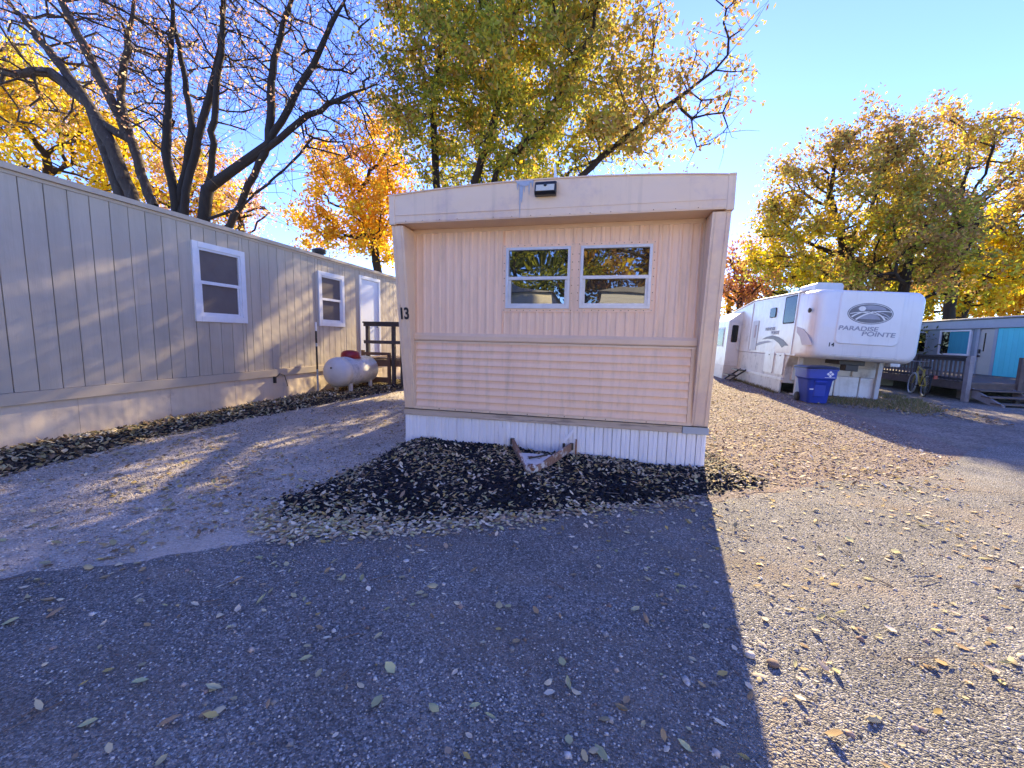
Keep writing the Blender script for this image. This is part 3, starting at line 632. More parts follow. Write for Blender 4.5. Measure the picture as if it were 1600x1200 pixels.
b = MB(); b.lathe([(0.235, -0.02), (0.24, 0.06), (0.225, 0.12), (0.18, 0.165), (0.09, 0.19), (0.01, 0.195)], (-6.40, 9.30, tz+tr-0.03), 'z', 24); dm = b.build('dome_cap', 'cap_red', tk, True)
b = MB(); b.lathe([(0.248, -0.015), (0.248, 0.012)], (-6.40, 9.30, tz+tr-0.03), 'z', 24); b.build('hinge_ring', 'cap_red', dm)
for y in (8.98, 9.85):
    for x in (-6.60, -6.20):
        b = MB(); b.box(x-0.03, x+0.03, y-0.045, y+0.045, 0.02, tz-tr*0.72); b.box(x-0.05, x+0.05, y-0.06, y+0.06, 0.02, 0.045); b.build('leg', 'tank_white', tk)
b = MB(); b.lathe([(0.02, 0), (0.02, 0.03)], (-6.40, 8.505, tz+0.12), 'y', 8); b.build('gauge', 'black_plastic', tk)
sk = empty('marker_stake', (-6.86, 8.62, 0), 'thin white and black banded stake standing beside the propane tank', 'stake')
for z0, z1, mt in ((0.0, 0.62, 'pale_grey'), (0.62, 1.18, 'ink_black'), (1.18, 1.26, 'pale_grey'), (1.26, 1.55, 'ink_black'), (1.55, 1.76, 'frame_white')):
    b = MB(); b.lathe([(0.022, z0), (0.022, z1-0.001)], (-6.86, 8.62, 0), 'z', 10); b.build('band', mt, sk)

# ================================================================== FIFTH-WHEEL TRAILER
RX0, RX1 = 5.10, 7.55; RC = 12.28
rv = empty('travel_trailer', (RX0, 13.74, 0), 'white fifth wheel travel trailer lettered Paradise Pointe and numbered 14', 'travel trailer')
b = MB(); rr = []
for Y, ins, r in ((14.6, 0.0, 0.10), (13.0, 0.0, 0.12), (12.62, 0.005, 0.16), (12.45, 0.02, 0.20), (12.34, 0.06, 0.23), (12.29, 0.11, 0.24), (12.272, 0.17, 0.22)):
    rr.append([(x, Y, z) for x, z in smooth_rect(RX0+ins, RX1-ins, 1.10+ins*0.9, 2.91-ins*0.55, r, 6)])
b.rings(rr); cap = b.build('front_cap', 'rv_cap', rv, True); md = cap.modifiers.new('e', 'EDGE_SPLIT'); md.split_angle = rad(40)
b = MB(); pts = smooth_rect(5.62, 7.02, 1.52, 2.86, 0.12, 5)
b.rings([[(x, RC+0.01, z) for x, z in pts], [(x, RC-0.016, z) for x, z in pts], [(6.32+(x-6.32)*0.965, RC-0.034, 2.19+(z-2.19)*0.965) for x, z in pts]]); fp = b.build('front_panel', 'rv_cap', cap, True)
fp.modifiers.new('e', 'EDGE_SPLIT').split_angle = rad(25)
b = MB(); b.prism([(5.56, 1.20), (5.80, 1.32), (6.85, 1.32), (7.10, 1.20)], 'y', RC-0.004, RC+0.03); b.build('chin_recess', 'rv_lower', cap)
yq = RC-0.036
# emblem: dark oval, grey sky and hill, white crossing roads, white sun
ecx, ecz, ea, eb = 6.31, 2.315, 0.50, 0.265
def el(a, c, t0=0, t1=360, n=40, cx=ecx, cz=ecz): return [(cx+a*math.cos(rad(t0+(t1-t0)*i/n)), cz+c*math.sin(rad(t0+(t1-t0)*i/n))) for i in range(n+(0 if t1-t0 == 360 else 1))]
def flat(pts, d, mat, name): return MB().prism(list(pts), 'y', yq-d, yq-d+0.0016).build(name, mat, cap)
flat(el(ea, eb), 0.0, 'decal_grey', 'emblem_rim'); flat(el(ea-0.02, eb-0.018), 0.002, 'rv_cap', 'emblem_ring')
flat(el(ea-0.032, eb-0.03), 0.004, 'decal_grey', 'emblem_field')
flat(el(ea*0.62, eb*0.40, 0, 180, 24, ecx+0.02, ecz+0.10), 0.006, 'decal_mid', 'emblem_sky')
flat(el(ea*0.50, eb*0.75, 18, 162, 24, ecx, ecz-0.20), 0.006, 'decal_mid', 'emblem_hill')
flat(el(0.075, 0.062, 0, 360, 24, ecx-0.19, ecz+0.115), 0.008, 'rv_cap', 'emblem_sun')
def ribbon(p0, p1, p2, w0, w1, d, mat):
    L, R_ = [], []
    for i in range(17):
        t = i/16; q = [(1-t)**2*p0[k]+2*t*(1-t)*p1[k]+t*t*p2[k] for k in (0, 1)]; dx = [2*(1-t)*(p1[k]-p0[k])+2*t*(p2[k]-p1[k]) for k in (0, 1)]
        n_ = math.hypot(*dx); ww = w0+(w1-w0)*t; L.append((ecx+q[0]-dx[1]/n_*ww, ecz+q[1]+dx[0]/n_*ww)); R_.append((ecx+q[0]+dx[1]/n_*ww, ecz+q[1]-dx[0]/n_*ww))
    flat(L+R_[::-1], d, mat, 'emblem_road')
ribbon((-0.44, -0.02), (-0.1, 0.10), (0.40, -0.10), 0.010, 0.006, 0.0080, 'rv_cap'); ribbon((0.45, 0.06), (0.0, 0.12), (-0.30, -0.16), 0.008, 0.020, 0.0100, 'rv_cap')
ribbon((-0.02, 0.055), (-0.26, 0.03), (-0.40, -0.10), 0.004, 0.018, 0.0120, 'rv_cap'); ribbon((0.02, 0.055), (0.24, 0.0), (0.33, -0.15), 0.004, 0.020, 0.0120, 'rv_cap'); ribbon((0.06, 0.06), (0.32, 0.03), (0.42, -0.08), 0.003, 0.012, 0.0140, 'decal_light')
text('PARADISE', 0.155, (5.66, yq-0.001, 1.88), (rad(90), 0, 0), 'decal_mid', cap, 'lettering', 1.28, 0.003, 0.1)
text('POINTE', 0.155, (6.19, yq-0.001, 1.755), (rad(90), 0, 0), 'decal_mid', cap, 'lettering', 1.36, 0.003, 0.1)
text('1', 0.14, (5.50, RC-0.010, 1.44), (rad(90), 0, 0), 'ink_black', cap, 'number_digit', 1.0, 0.004); text('4', 0.14, (5.575, RC-0.010, 1.44), (rad(90), 0, 0), 'ink_black', cap, 'number_digit', 1.0, 0.004)
for x in (5.42, 7.22): MB().box(x-0.05, x+0.05, RC-0.004, RC+0.06, 2.70, 2.735).build('marker_light', 'marker_red', cap)
# upper body with sloping roof line, lower body
b = MB(); b.prism([(13.1, 1.12), (26.5, 1.12), (26.5, 2.6), (19.5, 2.75), (17.0, 3.00), (13.1, 2.90)], 'x', RX0+0.004, RX1-0.004); b.build('body', 'rv_white', rv, bevel=0.02)
b = MB(); b.prism([(13.74, 0.30), (26.5, 0.30), (26.5, 1.118), (13.74, 1.118)], 'x', RX0+0.008, RX1-0.008); b.build('lower_body', 'rv_lower', rv, bevel=0.03)
b = MB(); b.tube([(RX0-0.004, 12.7, 2.90), (RX0-0.004, 13.4, 2.915), (RX0-0.004, 17.0, 3.005), (RX0-0.004, 19.5, 2.755)], 0.028, 8); b.build('awning_tube', 'rv_trim', rv, True)
for yb_ in (13.36, 17.1): MB().box(RX0-0.022, RX0+0.004, yb_-0.03, yb_+0.03, 1.15, 2.93).build('side_moulding', 'rv_white', rv)
def sp(px, py): P = atX(px, py, RX0); return (P[1], P[2])
def onside(pix, mat, name, d=0.008):
    b = MB(); pts = [sp(*p) for p in pix]; b.prism(pts, 'x', RX0-d, RX0+0.003); return b.build(name, mat, rv)
onside(((1187, 531), (1194, 527), (1203, 525), (1212, 527), (1220, 532), (1228, 541), (1222, 541), (1218, 544), (1213, 537), (1205, 531), (1196, 530)), 'decal_grey', 'swoosh')
onside(((1169, 547), (1174, 540), (1184, 535), (1196, 533), (1203, 535), (1191, 537), (1181, 540), (1174, 544), (1169, 549)), 'decal_mid', 'swoosh')
onside(((1240, 511), (1250, 515), (1258, 525), (1265, 540), (1249, 540), (1245, 527), (1240, 520)), 'decal_pink', 'swoosh')
for f0, f1, z0, z1, nm in ((1222, 1241, 463, 506, 0), (1199, 1208, 482, 497, 0)):
    P = [sp(f0, z1), sp(f1, z1)]; Q = [sp(f0, z0), sp(f1, z0)]
    y0, y1 = sorted((sp(f0, z0)[0], sp(f1, z0)[0])); za, zb = sp((f0+f1)/2, z1)[1], sp((f0+f1)/2, z0)[1]
    pr = smooth_rect(y0, y1, za, zb, 0.06, 4); ci, cj = (y0+y1)/2, (za+zb)/2
    wo = MB().prism(pr, 'x', RX0-0.016, RX0+0.003).build('window', 'black_rubber', rv)
    MB().prism([(ci+(u-ci)*0.86, cj+(v-cj)*0.92) for u, v in pr], 'x', RX0-0.020, RX0-0.0165).build('pane', 'glass_dark', wo)
text('PARADISE', 0.15, (RX0-0.006, sp(1192, 511)[0], 1.88), (rad(90), 0, rad(-90)), 'decal_mid', rv, 'lettering', 1.25, 0.002, 0.1); text('POINTE', 0.15, (RX0-0.006, sp(1201, 517)[0], 1.75), (rad(90), 0, rad(-90)), 'decal_mid', rv, 'lettering', 1.25, 0.002, 0.1)
for f0, f1 in ((1191, 1205), (1209, 1221)):
    y0, y1 = sorted((sp(f0, 580)[0], sp(f1, 580)[0])); pr = smooth_rect(y0, y1, 0.52, 1.17, 0.05, 3)
    hd = MB().prism(pr, 'x', RX0-0.014, RX0+0.01).build('compartment_door', 'rv_white', rv, bevel=0.004)
    MB().box(RX0-0.022, RX0-0.014, (y0+y1)/2-0.04, (y0+y1)/2+0.04, 1.08, 1.11).build('latch', 'dark_steel', hd)
y0, y1 = sp(1182, 500)[0], sp(1174, 500)[0]
MB().prism(smooth_rect(y0, y1, 1.2, 2.25, 0.04, 3), 'x', RX0-0.014, RX0+0.01).build('entry_panel', 'rv_trim', rv); MB().box(RX0-0.03, RX0-0.014, y0+0.2, y0+0.32, 1.65, 2.1).build('grab_handle', 'decal_pink', rv)
b = MB(); P = sp(1261, 486); b.lathe([(0.02, 0), (0.06, -0.03), (0.065, -0.06), (0.03, -0.08)], (RX0, P[0], P[1]), 'x', 12); b.build('scare_light', 'dark_steel', rv)
# skirt panels under the side, landing gear, front box
yy = 13.78
while yy < 18.0:
    MB().box(RX0-0.012, RX0+0.03, yy, yy+0.195, -0.05, 0.36+0.02*math.sin(yy*9)).build('skirting_strip', 'rv_lower', rv); yy += 0.2
MB().box(RX0-0.03, RX0+0.03, 13.70, 18.0, 0.372, 0.44).build('skirt_rail', 'rv_white', rv)
b = MB(); b.prism([(13.45, 1.12), (13.80, 1.12), (13.80, 0.30), (13.70, 0.30), (13.64, 0.8)], 'x', RX0+0.02, RX1-0.02); b.build('lower_front', 'rv_lower', rv, bevel=0.02)
for x0, x1, z0, z1 in ((5.3, 6.0, 0.40, 0.95), (6.08, 6.75, 0.36, 0.92), (6.82, 7.4, 0.36, 0.92)):
    MB().box(x0, x1, 13.60, 13.72, z0, z1).build('compartment_door', 'rv_lower', rv, bevel=0.02)
for x0, x1 in ((5.62, 6.3), (6.32, 6.9), (6.92, 7.3)): MB().box(x0, x1, 13.36, 13.58, 0.06, 0.52+0.12*(x0 > 6)).build('storage_step', 'rv_white', rv, bevel=0.02)
b = MB(); b.box(6.05, 6.65, 12.75, 13.5, 0.98, 1.11); b.box(6.2, 6.5, 12.72, 13.0, 0.82, 0.985); b.build('pin_box', 'dark_steel', rv, bevel=0.01)
for x in (5.35, 7.3): b = MB(); b.box(x-0.05, x+0.05, 13.25, 13.35, 0.04, 1.105); b.box(x-0.11, x+0.11, 13.18, 13.42, 0.0, 0.04); b.build('landing_leg', 'rv_trim', rv)
# roof air conditioner
b = MB(); b.prism(smooth_rect(5.52, 6.22, 2.90, 3.23, 0.09, 4), 'y', 13.5, 14.5); o = b.build('air_conditioner', 'rv_trim', rv, True); o.modifiers.new('e', 'EDGE_SPLIT').split_angle = rad(35)
# slide-out on the far side
MB().box(RX1-0.02, RX1+0.22, 13.3, 17.0, 1.0, 2.72).build('slide_out', 'rv_white', rv, bevel=0.02)
# entry vestibule with a door facing forward
VX, VY = 4.62, 18.2
b = MB(); b.prism([(VX, 0.42), (RX0+0.02, 0.42), (RX0+0.02, 2.72), (VX, 2.30)], 'y', VY, VY+2.6); ve = b.build('vestibule', 'rv_white', rv)
P0, P1 = atY(1134, 500, VY), atY(1166, 500, VY)
d = MB().box(VX+0.04, RX0-0.03, VY-0.03, VY-0.002, 0.66, 2.28).build('door', 'rv_white', rv, bevel=0.01)
MB().prism(smooth_rect(VX+0.13, RX0-0.12, 1.45, 2.14, 0.05, 3), 'y', VY-0.038, VY-0.031).build('pane', 'glass_dark', d)
b = MB(); b.tube([(RX0-0.08, VY-0.03, 1.62), (RX0-0.13, VY-0.10, 1.50), (RX0-0.13, VY-0.10, 1.25), (RX0-0.06, VY-0.03, 1.12)], 0.018, 8); b.build('grab_handle', 'rv_white', d, True)
for i in range(5): MB().box(VX+0.002+i*0.096, VX+0.094+i*0.096, VY-0.012, VY+0.02, -0.05, 0.52).build('skirting_strip', 'rv_lower', ve)
MB().box(VX-0.012, VX+0.03, VY+0.02, VY+2.6, -0.05, 0.5).build('skirting_strip', 'rv_lower', ve)
wo = MB().box(VX-0.02, VX+0.01, VY+0.5, VY+1.4, 1.25, 2.05).build('window', 'rv_trim', ve); MB().box(VX-0.026, VX-0.021, VY+0.56, VY+1.34, 1.31, 1.99).build('pane', 'glass_dark', wo)
b = MB()
for i, (z, e) in enumerate(((0.18, 0.62), (0.40, 0.34))):
    b.box(RX0-e, RX0-e+0.34, 16.9, 17.6, z, z+0.035)
b.bar((RX0-0.55, 16.92, 0.0), (RX0-0.02, 16.92, 0.45), 0.03, 0.05); b.bar((RX0-0.55, 17.58, 0.0), (RX0-0.02, 17.58, 0.45), 0.03, 0.05)
b.build('entry_step', 'black_plastic', rv)
rv.rotation_euler = (0, rad(2.6), 0); rv.location.z += 0.02

# ================================================================== TRASH BIN
bn = empty('trash_bin', (5.17, 11.85, 0), 'blue wheeled trash bin standing before the white travel trailer', 'trash bin')
bcx, bcy = 5.17, 11.85
b = MB(); rr = []
for z, hx_, hy_ in ((0.02, 0.215, 0.24), (0.05, 0.225, 0.25), (0.58, 0.275, 0.31), (0.60, 0.285, 0.32), (0.65, 0.325, 0.37), (0.86, 0.335, 0.38)):
    rr.append([(x, y, z) for x, y in smooth_rect(bcx-hx_, bcx+hx_, bcy-hy_, bcy+hy_, 0.07, 4)])
b.rings(rr); o = b.build('bin_body', 'bin_blue', bn, True); o.modifiers.new('e', 'EDGE_SPLIT').split_angle = rad(35)
b = MB(); b.prism(smooth_rect(bcx-0.352, bcx+0.352, bcy-0.40, bcy+0.40, 0.06, 4), 'z', 0.845, 0.88); b.build('rim', 'bin_blue', bn)
b = MB(); rr = [[(x, y, z) for x, y in smooth_rect(bcx-h, bcx+h, bcy-h-0.05, bcy+h+0.05, 0.07, 4)] for z, h in ((0.882, 0.36), (0.915, 0.355), (0.945, 0.29), (0.952, 0.15))]
b.rings(rr); b.build('lid', 'bin_lid', bn, True)
b = MB(); b.prism([(bcy-0.29, 0.18), (bcy-0.315, 0.48), (bcy-0.37, 0.57), (bcy-0.33, 0.6), (bcy-0.25, 0.6), (bcy-0.22, 0.18)], 'x', bcx-0.13, bcx+0.13); b.build('front_pocket', 'bin_blue', bn, bevel=0.03)
for x in (-1, 1):
    b = MB(); b.lathe([(0.03, -0.03), (0.11, -0.03), (0.12, -0.01), (0.12, 0.01), (0.11, 0.03), (0.03, 0.03)], (bcx+x*0.25, bcy+0.28, 0.12), 'x', 20); b.build('wheel', 'black_rubber', bn, True)
b = MB(); b.tube([(bcx-0.28, bcy+0.38, 0.80), (bcx-0.28, bcy+0.46, 0.82), (bcx+0.28, bcy+0.46, 0.82), (bcx+0.28, bcy+0.38, 0.80)], 0.016, 8); b.build('handle', 'bin_blue', bn)
b = MB(); q = bcy-0.378
for dx, dz in ((0, 0.045), (0, -0.045), (0.045, 0), (-0.045, 0)):
    s = 0.034; cx_, cz_ = bcx+0.16+dx, 0.765+dz
    b.prism([(cx_-s, cz_), (cx_, cz_-s), (cx_+s, cz_), (cx_, cz_+s)], 'y', q-0.004, q+0.006)
b.prism([(bcx+0.05, 0.672), (bcx+0.27, 0.672), (bcx+0.27, 0.682), (bcx+0.05, 0.682)], 'y', q-0.002, q+0.008); b.build('logo', 'frame_white', bn)
MB().box(bcx-0.215, bcx-0.135, bcy-0.292, bcy-0.27, 0.36, 0.385).build('sticker', 'frame_white', bn)

# ================================================================== TEAL HOME WITH DECK
TX = 13.0
th = empty('mobile_home', (TX+2, 17, 0), 'turquoise and grey mobile home with cream door behind the deck', 'mobile home')
MB().box(TX+0.01, TX+4.0, 12.0, 27.0, 0.2, 2.16).build('wall_core', 'grey_siding', th)
b = MB(); b.prism([(TX-0.06, 2.16), (TX-0.06, 2.50), (TX+2, 2.72), (TX+4.1, 2.50), (TX+4.1, 2.16)], 'y', 11.8, 27.1); b.build('roof', 'roof_grey', th)
b = MB(); b.box(TX-0.10, TX-0.062, 11.8, 27.1, 2.17, 2.46); b.build('fascia_panel', 'pale_grey', th)
b = MB(); b.box(TX-0.12, TX+0.1, 11.8, 27.1, 2.46, 2.505); b.build('roof_edge', 'dark_steel', th)
tdoor = (17.62, 18.20); twin = (18.55, 20.02, 1.17, 2.13)
y = 12.0; t0 = None
while y < 17.5:
    if t0 is None:
        t0 = MB().box(TX-0.03, TX+0.02, y, y+0.185, 0.30, 2.155).build('siding_board', 'teal', th); base_y = t0.location.y
    else:
        o = t0.copy(); COL.objects.link(o); o.location.y = y-12.0
    y += 0.19
for k in range(9):
    MB().box(TX-0.02, TX+0.02, 20.06, 27.0, 0.30+k*0.206, 0.30+k*0.206+0.198).build('siding_lap', 'grey_siding', th)
    if k < 4: MB().box(TX-0.02, TX+0.02, 18.32, 20.05, 0.30+k*0.206, 0.30+k*0.206+0.198).build('siding_lap', 'grey_siding', th)
MB().box(TX-0.045, TX+0.02, 17.50, 17.615, 0.30, 2.155).build('door_casing', 'pale_grey', th); MB().box(TX-0.045, TX+0.02, 18.205, 18.31, 0.30, 2.155).build('door_casing', 'pale_grey', th)
d = MB().box(TX-0.01, TX+0.02, tdoor[0], tdoor[1], 0.40, 2.12).build('door', 'cream_door', th)
MB().box(TX-0.016, TX-0.0105, 17.97, 18.02, 1.35, 2.0).build('pane', 'glass_dark', d)
b = MB(); b.lathe([(0.03, 0), (0.03, -0.02), (0.045, -0.05), (0.01, -0.07)], (TX-0.01, 18.13, 1.18), 'x', 10); b.build('door_knob', 'dark_steel', d); b = MB(); b.box(TX-0.05, TX-0.01, 18.11, 18.16, 1.28, 1.42); b.build('lock_box', 'dark_steel', d)
b = MB(); a, c, z0, z1 = twin
for q in ((a, a+0.07, z0, z1), (c-0.07, c, z0, z1)): b.box(TX-0.05, TX+0.02, *q)
b.box(TX-0.052, TX+0.02, a+0.07, c-0.07, z0, z0+0.06); b.box(TX-0.052, TX+0.02, a+0.07, c-0.07, z1-0.06, z1); wo = b.build('window', 'frame_white', th)
MB().box(TX-0.012, TX-0.006, a+0.07, c-0.45, z0+0.06, z1-0.06).build('curtain', 'curtain_teal', wo); MB().box(TX-0.012, TX-0.006, c-0.45, c-0.07, z0+0.06, z1-0.06).build('pane', 'glass_dark', wo)
wo = MB().box(TX-0.04, TX+0.02, 20.7, 22.2, 1.2, 2.1).build('window', 'pale_grey', th); MB().box(TX-0.046, TX-0.041, 20.76, 22.14, 1.26, 2.04).build('pane', 'glass_dark', wo)
DX0, DX1, DY0, DY1, DZ = 9.60, 12.94, 13.64, 23.0, 0.50
dk = empty('porch_deck', (11, 17, 0), 'weathered wooden deck with baluster railing before the turquoise home', 'deck')
y = DY0; p0 = None
while y < DY1-0.1:
    o = MB().box(DX0, DX1, y, y+0.134, DZ, DZ+0.035).build('deck_plank', 'deck_grey', dk) if p0 is None else p0.copy()
    if p0 is None: p0 = o; py = y
    else: COL.objects.link(o); o.location.y = y-py
    y += 0.14
board(DX0, DX0+0.04, DY0, DY1, DZ-0.19, DZ-0.004, 'rim_joist', 'deck_grey', dk); board(DX0+0.045, DX1, DY0, DY0+0.04, DZ-0.19, DZ-0.004, 'rim_joist', 'deck_grey', dk)
board(DX0-0.05, DX0+0.05, DY0-0.06, DY0+0.04-0.06+0.1, 0.0, 1.26, 'post', 'post_grey', dk)
for y in (15.6, 17.6, 19.6, 21.6): board(DX0-0.05, DX0-0.002, y-0.05, y+0.05, 0.0, 1.2, 'post', 'deck_dark', dk)
board(DX0-0.06, DX0+0.06, DY0+0.05, DY1, 1.20, 1.24, 'hand_rail', 'deck_dark', dk); board(DX0-0.02, DX0+0.02, DY0+0.05, DY1, 1.10, 1.195, 'rail', 'deck_dark', dk); board(DX0-0.02, DX0+0.02, DY0+0.05, DY1, 0.56, 0.63, 'rail', 'deck_dark', dk)
y = DY0+0.2; p0 = None
while y < DY1-0.1:
    if p0 is None: p0 = board(DX0+0.022, DX0+0.055, y, y+0.04, 0.54, 1.18, 'baluster', 'deck_grey', dk, 0); py = y
    else: o = p0.copy(); COL.objects.link(o); o.location.y = y-py
    y += 0.155
SX1 = 10.72
board(SX1-0.05, SX1+0.05, DY0-0.06, DY0+0.04, 0.0, 1.24, 'post', 'deck_grey', dk); board(SX1+0.05, DX1, DY0-0.03, DY0+0.03, 1.18, 1.22, 'hand_rail', 'deck_dark', dk); board(SX1+0.05, DX1, DY0-0.02, DY0+0.02, 0.56, 0.62, 'rail', 'deck_dark', dk)
x = SX1+0.17
while x < DX1-0.05: board(x, x+0.04, DY0-0.055, DY0-0.022, 0.54, 1.19, 'baluster', 'deck_dark', dk, 0); x += 0.15
for i in range(3): board(DX0+0.10, SX1+0.45, DY0-0.30*(i+1), DY0-0.30*i-0.03, DZ-0.14*(i+1)-0.035, DZ-0.14*(i+1), 'tread', 'deck_grey', dk)
for x in (DX0+0.12, SX1-0.1):
    b = MB(); b.prism([(DY0-0.002, DZ-0.12), (DY0-0.98, 0.04), (DY0-0.98, 0.0), (DY0-0.60, 0.0), (DY0-0.002, DZ-0.36)], 'x', x, x+0.035); b.build('stringer', 'post_grey', dk)
cb = MB(); cb.box(10.05, 10.45, 14.4, 14.6, 0, 0.19); cb.box(10.04, 10.44, 14.41, 14.6, 0.192, 0.38); tag(cb.build('cinder_block', 'cinder', None, bevel=0.01), 'grey cinder block pile holding up the deck by the steps', 'cinder block')
wb = MB(); wb.rings([[(x, y, 0.20) for x, y in smooth_rect(9.9, 10.5, 18.0, 18.9, 0.08)], [(x, y, 0.44) for x, y in smooth_rect(9.86, 10.54, 17.95, 18.95, 0.08)], [(x, y, 0.46) for x, y in smooth_rect(9.84, 10.56, 17.93, 18.97, 0.08)]])
wb.box(9.95, 10.45, 18.05, 18.85, 0.0, 0.198); tag(wb.build('storage_tub', 'pale_grey'), 'pale blue grey storage tub in the shade under the deck', 'tub')

# ================================================================== BICYCLE
bk = empty('bicycle', (9.28, 14.9, 0), 'yellow bicycle leaning on the deck railing beside the trailer', 'bicycle')
A = Vector((9.42, 15.45, 0.335)); B = Vector((9.14, 14.45, 0.335)); ax = (B-A).normalized(); sd = Vector((ax.y, -ax.x, 0)); lean = Vector((0.10, -0.02, 0))
def bp_(t, z): p = A+(B-A)*t; return Vector((p.x, p.y, 0))+Vector((0, 0, z))+lean*(z-0.0)
for c in (0.0, 1.0):
    k = 28
    def ring(r0): return [bp_(c, 0.335)+ax*(r0*math.cos(2*math.pi*i/k))+(Vector((0, 0, 1))+lean*0.9)*(r0*math.sin(2*math.pi*i/k)) for i in range(k+1)]
    wh = MB().tube(ring(0.315), 0.022, 6, False).build('wheel', 'pale_grey' if c == 0 else 'black_rubber', bk, True)
    MB().tube(ring(0.290), 0.010, 5, False).build('rim', 'steel', wh, True)
    b = MB(); hub = bp_(c, 0.335)
    for p in ring(0.29)[:-1:2]: b.bar(hub, p, 0.004)
    b.build('spokes', 'steel', wh)
b = MB(); bb = bp_(0.58, 0.30); seat = bp_(0.66, 0.80); head = bp_(0.16, 0.86); hd2 = bp_(0.14, 0.72)
for p, q in ((bb, seat), (seat*0.86+bb*0.14, head), (bb, hd2), (bb, bp_(1, 0.335)), (seat*0.8+bb*0.2, bp_(1, 0.335)), (head, hd2)): b.tube([p, q], 0.022, 8)
b.build('frame', 'bike_yellow', bk, True)
b = MB(); b.tube([hd2, bp_(0.06, 0.5), bp_(0.0, 0.335)], 0.018, 8); b.build('fork', 'bike_yellow', bk, True)
b = MB(); b.tube([head, bp_(0.15, 0.98), bp_(0.12, 1.02)], 0.014, 8); b.tube([bp_(0.2, 1.06)+sd*0.3, bp_(0.12, 1.02)+sd*0.12, bp_(0.12, 1.02)-sd*0.12, bp_(0.2, 1.06)-sd*0.3], 0.014, 8); b.build('handlebar', 'steel', bk, True)
b = MB(); b.rings([[bp_(0.56, z)+sd*0.02, bp_(0.56, z)-sd*0.02, bp_(0.80, z)-sd*0.09, bp_(0.80, z)+sd*0.09] for z in (0.83, 0.89)]); b.build('saddle', 'black_rubber', bk, bevel=0.01)
MB().bar(bb+sd*0.09, bb-sd*0.09, 0.05).build('crank', 'dark_steel', bk); MB().box(9.13, 9.21, 14.09, 14.12, 0.56, 0.66).build('rear_reflector', 'marker_red', bk)

# ================================================================== BEHIND THE CAMERA (seen in the window glass)
def back_trailer(x0, x1, y0, y1, h, mat, label):
    r = empty('mobile_home', ((x0+x1)/2, (y0+y1)/2, 0), label, 'mobile home')
    MB().box(x0+0.02, x1-0.02, y0, y1-0.02, 0, h).build('wall', mat, r)
    for k in range(int((h-0.6)/0.22)): MB().box(x0, x1, y1-0.02, y1+0.006, 0.6+k*0.22, 0.6+k*0.22+0.212).build('siding_lap', mat, r)
    MB().prism([(x0-0.15, h), (x1+0.15, h), ((x0+x1)/2, h+0.35)], 'y', y0-0.15, y1+0.2).build('roof', 'roof_grey', r)
    for cx_ in (x0+(x1-x0)*0.3, x0+(x1-x0)*0.72):
        wo = MB().box(cx_-0.6, cx_+0.6, y1, y1+0.04, 1.4, 2.3).build('window', 'frame_white', r); MB().box(cx_-0.53, cx_+0.53, y1+0.041, y1+0.045, 1.47, 2.23).build('pane', 'glass_dark', wo)
back_trailer(-15.5, -9.2, -11.0, -5.6, 3.3, 'beige_siding', 'beige mobile home across the road, nearest the tan home')
back_trailer(-7.6, -2.2, -12.0, -6.4, 3.2, 'cream_siding', 'cream mobile home across the road reflected in the left window')
back_trailer(-0.4, 4.6, -12.0, -6.0, 3.3, 'white_siding', 'white mobile home across the road reflected in the right window')
back_trailer(7.0, 12.6, -12.0, -6.4, 3.2, 'beige_siding', 'beige mobile home across the road facing the travel trailer')

# ================================================================== TREES
def norm(v): return v/np.maximum(np.linalg.norm(v, axis=-1, keepdims=True), 1e-9)
def grow(trunks, blobs, n_att, step, kill, infl, seed, up=0.15, jit=0.25, iters=90):
    r = np.random.default_rng(seed); pos = []; par = []
    for tpl in trunks:
        pts = [np.array(p, float) for p in tpl['pts']]; prev = tpl.get('on', -1)
        for i in range(len(pts)-1):
            k = max(2, int(np.linalg.norm(pts[i+1]-pts[i])/(step*0.8)))
            for j in range(k+(1 if i == len(pts)-2 else 0)):
                p = pts[i]+(pts[i+1]-pts[i])*j/k+r.normal(0, 0.02, 3)*(i+j > 0)
                pos.append(p); par.append(prev); prev = len(pos)-1
    att = []
    tot = sum(b[2] for b in blobs)
    for c, rad_, wgt in blobs:
        k = int(n_att*wgt/tot); d = norm(r.normal(size=(k, 3)))*(r.random((k, 1))**0.42)
        att.append(np.array(c)+d*np.array(rad_))
    att = np.concatenate(att); P = np.array(pos); parr = list(par)
    D = np.linalg.norm(att[:, None]-P[None], axis=2); near = D.argmin(1); dist = D.min(1)
    alive = np.ones(len(att), bool); ib = infl
    for it in range(iters):
        m_ = alive & (dist < ib)
        if not m_.any():
            if ib > 40 or not alive.any(): break
            ib *= 1.5; continue
        acc = np.zeros_like(P); np.add.at(acc, near[m_], norm(att[m_]-P[near[m_]]))
        idx = np.unique(near[m_])
        d = norm(norm(acc[idx])+r.normal(0, jit, (len(idx), 3))+np.array([0, 0, up]))
        newp = P[idx]+d*step; base = len(P); P = np.concatenate([P, newp]); parr += list(idx)
        Dn = np.linalg.norm(att[:, None]-newp[None], axis=2); a = Dn.argmin(1); dm_ = Dn.min(1)
        u = dm_ < dist; dist = np.where(u, dm_, dist); near = np.where(u, base+a, near)
        alive &= dist > kill
        if len(P) > 6000: break
    return P, np.array(parr), r
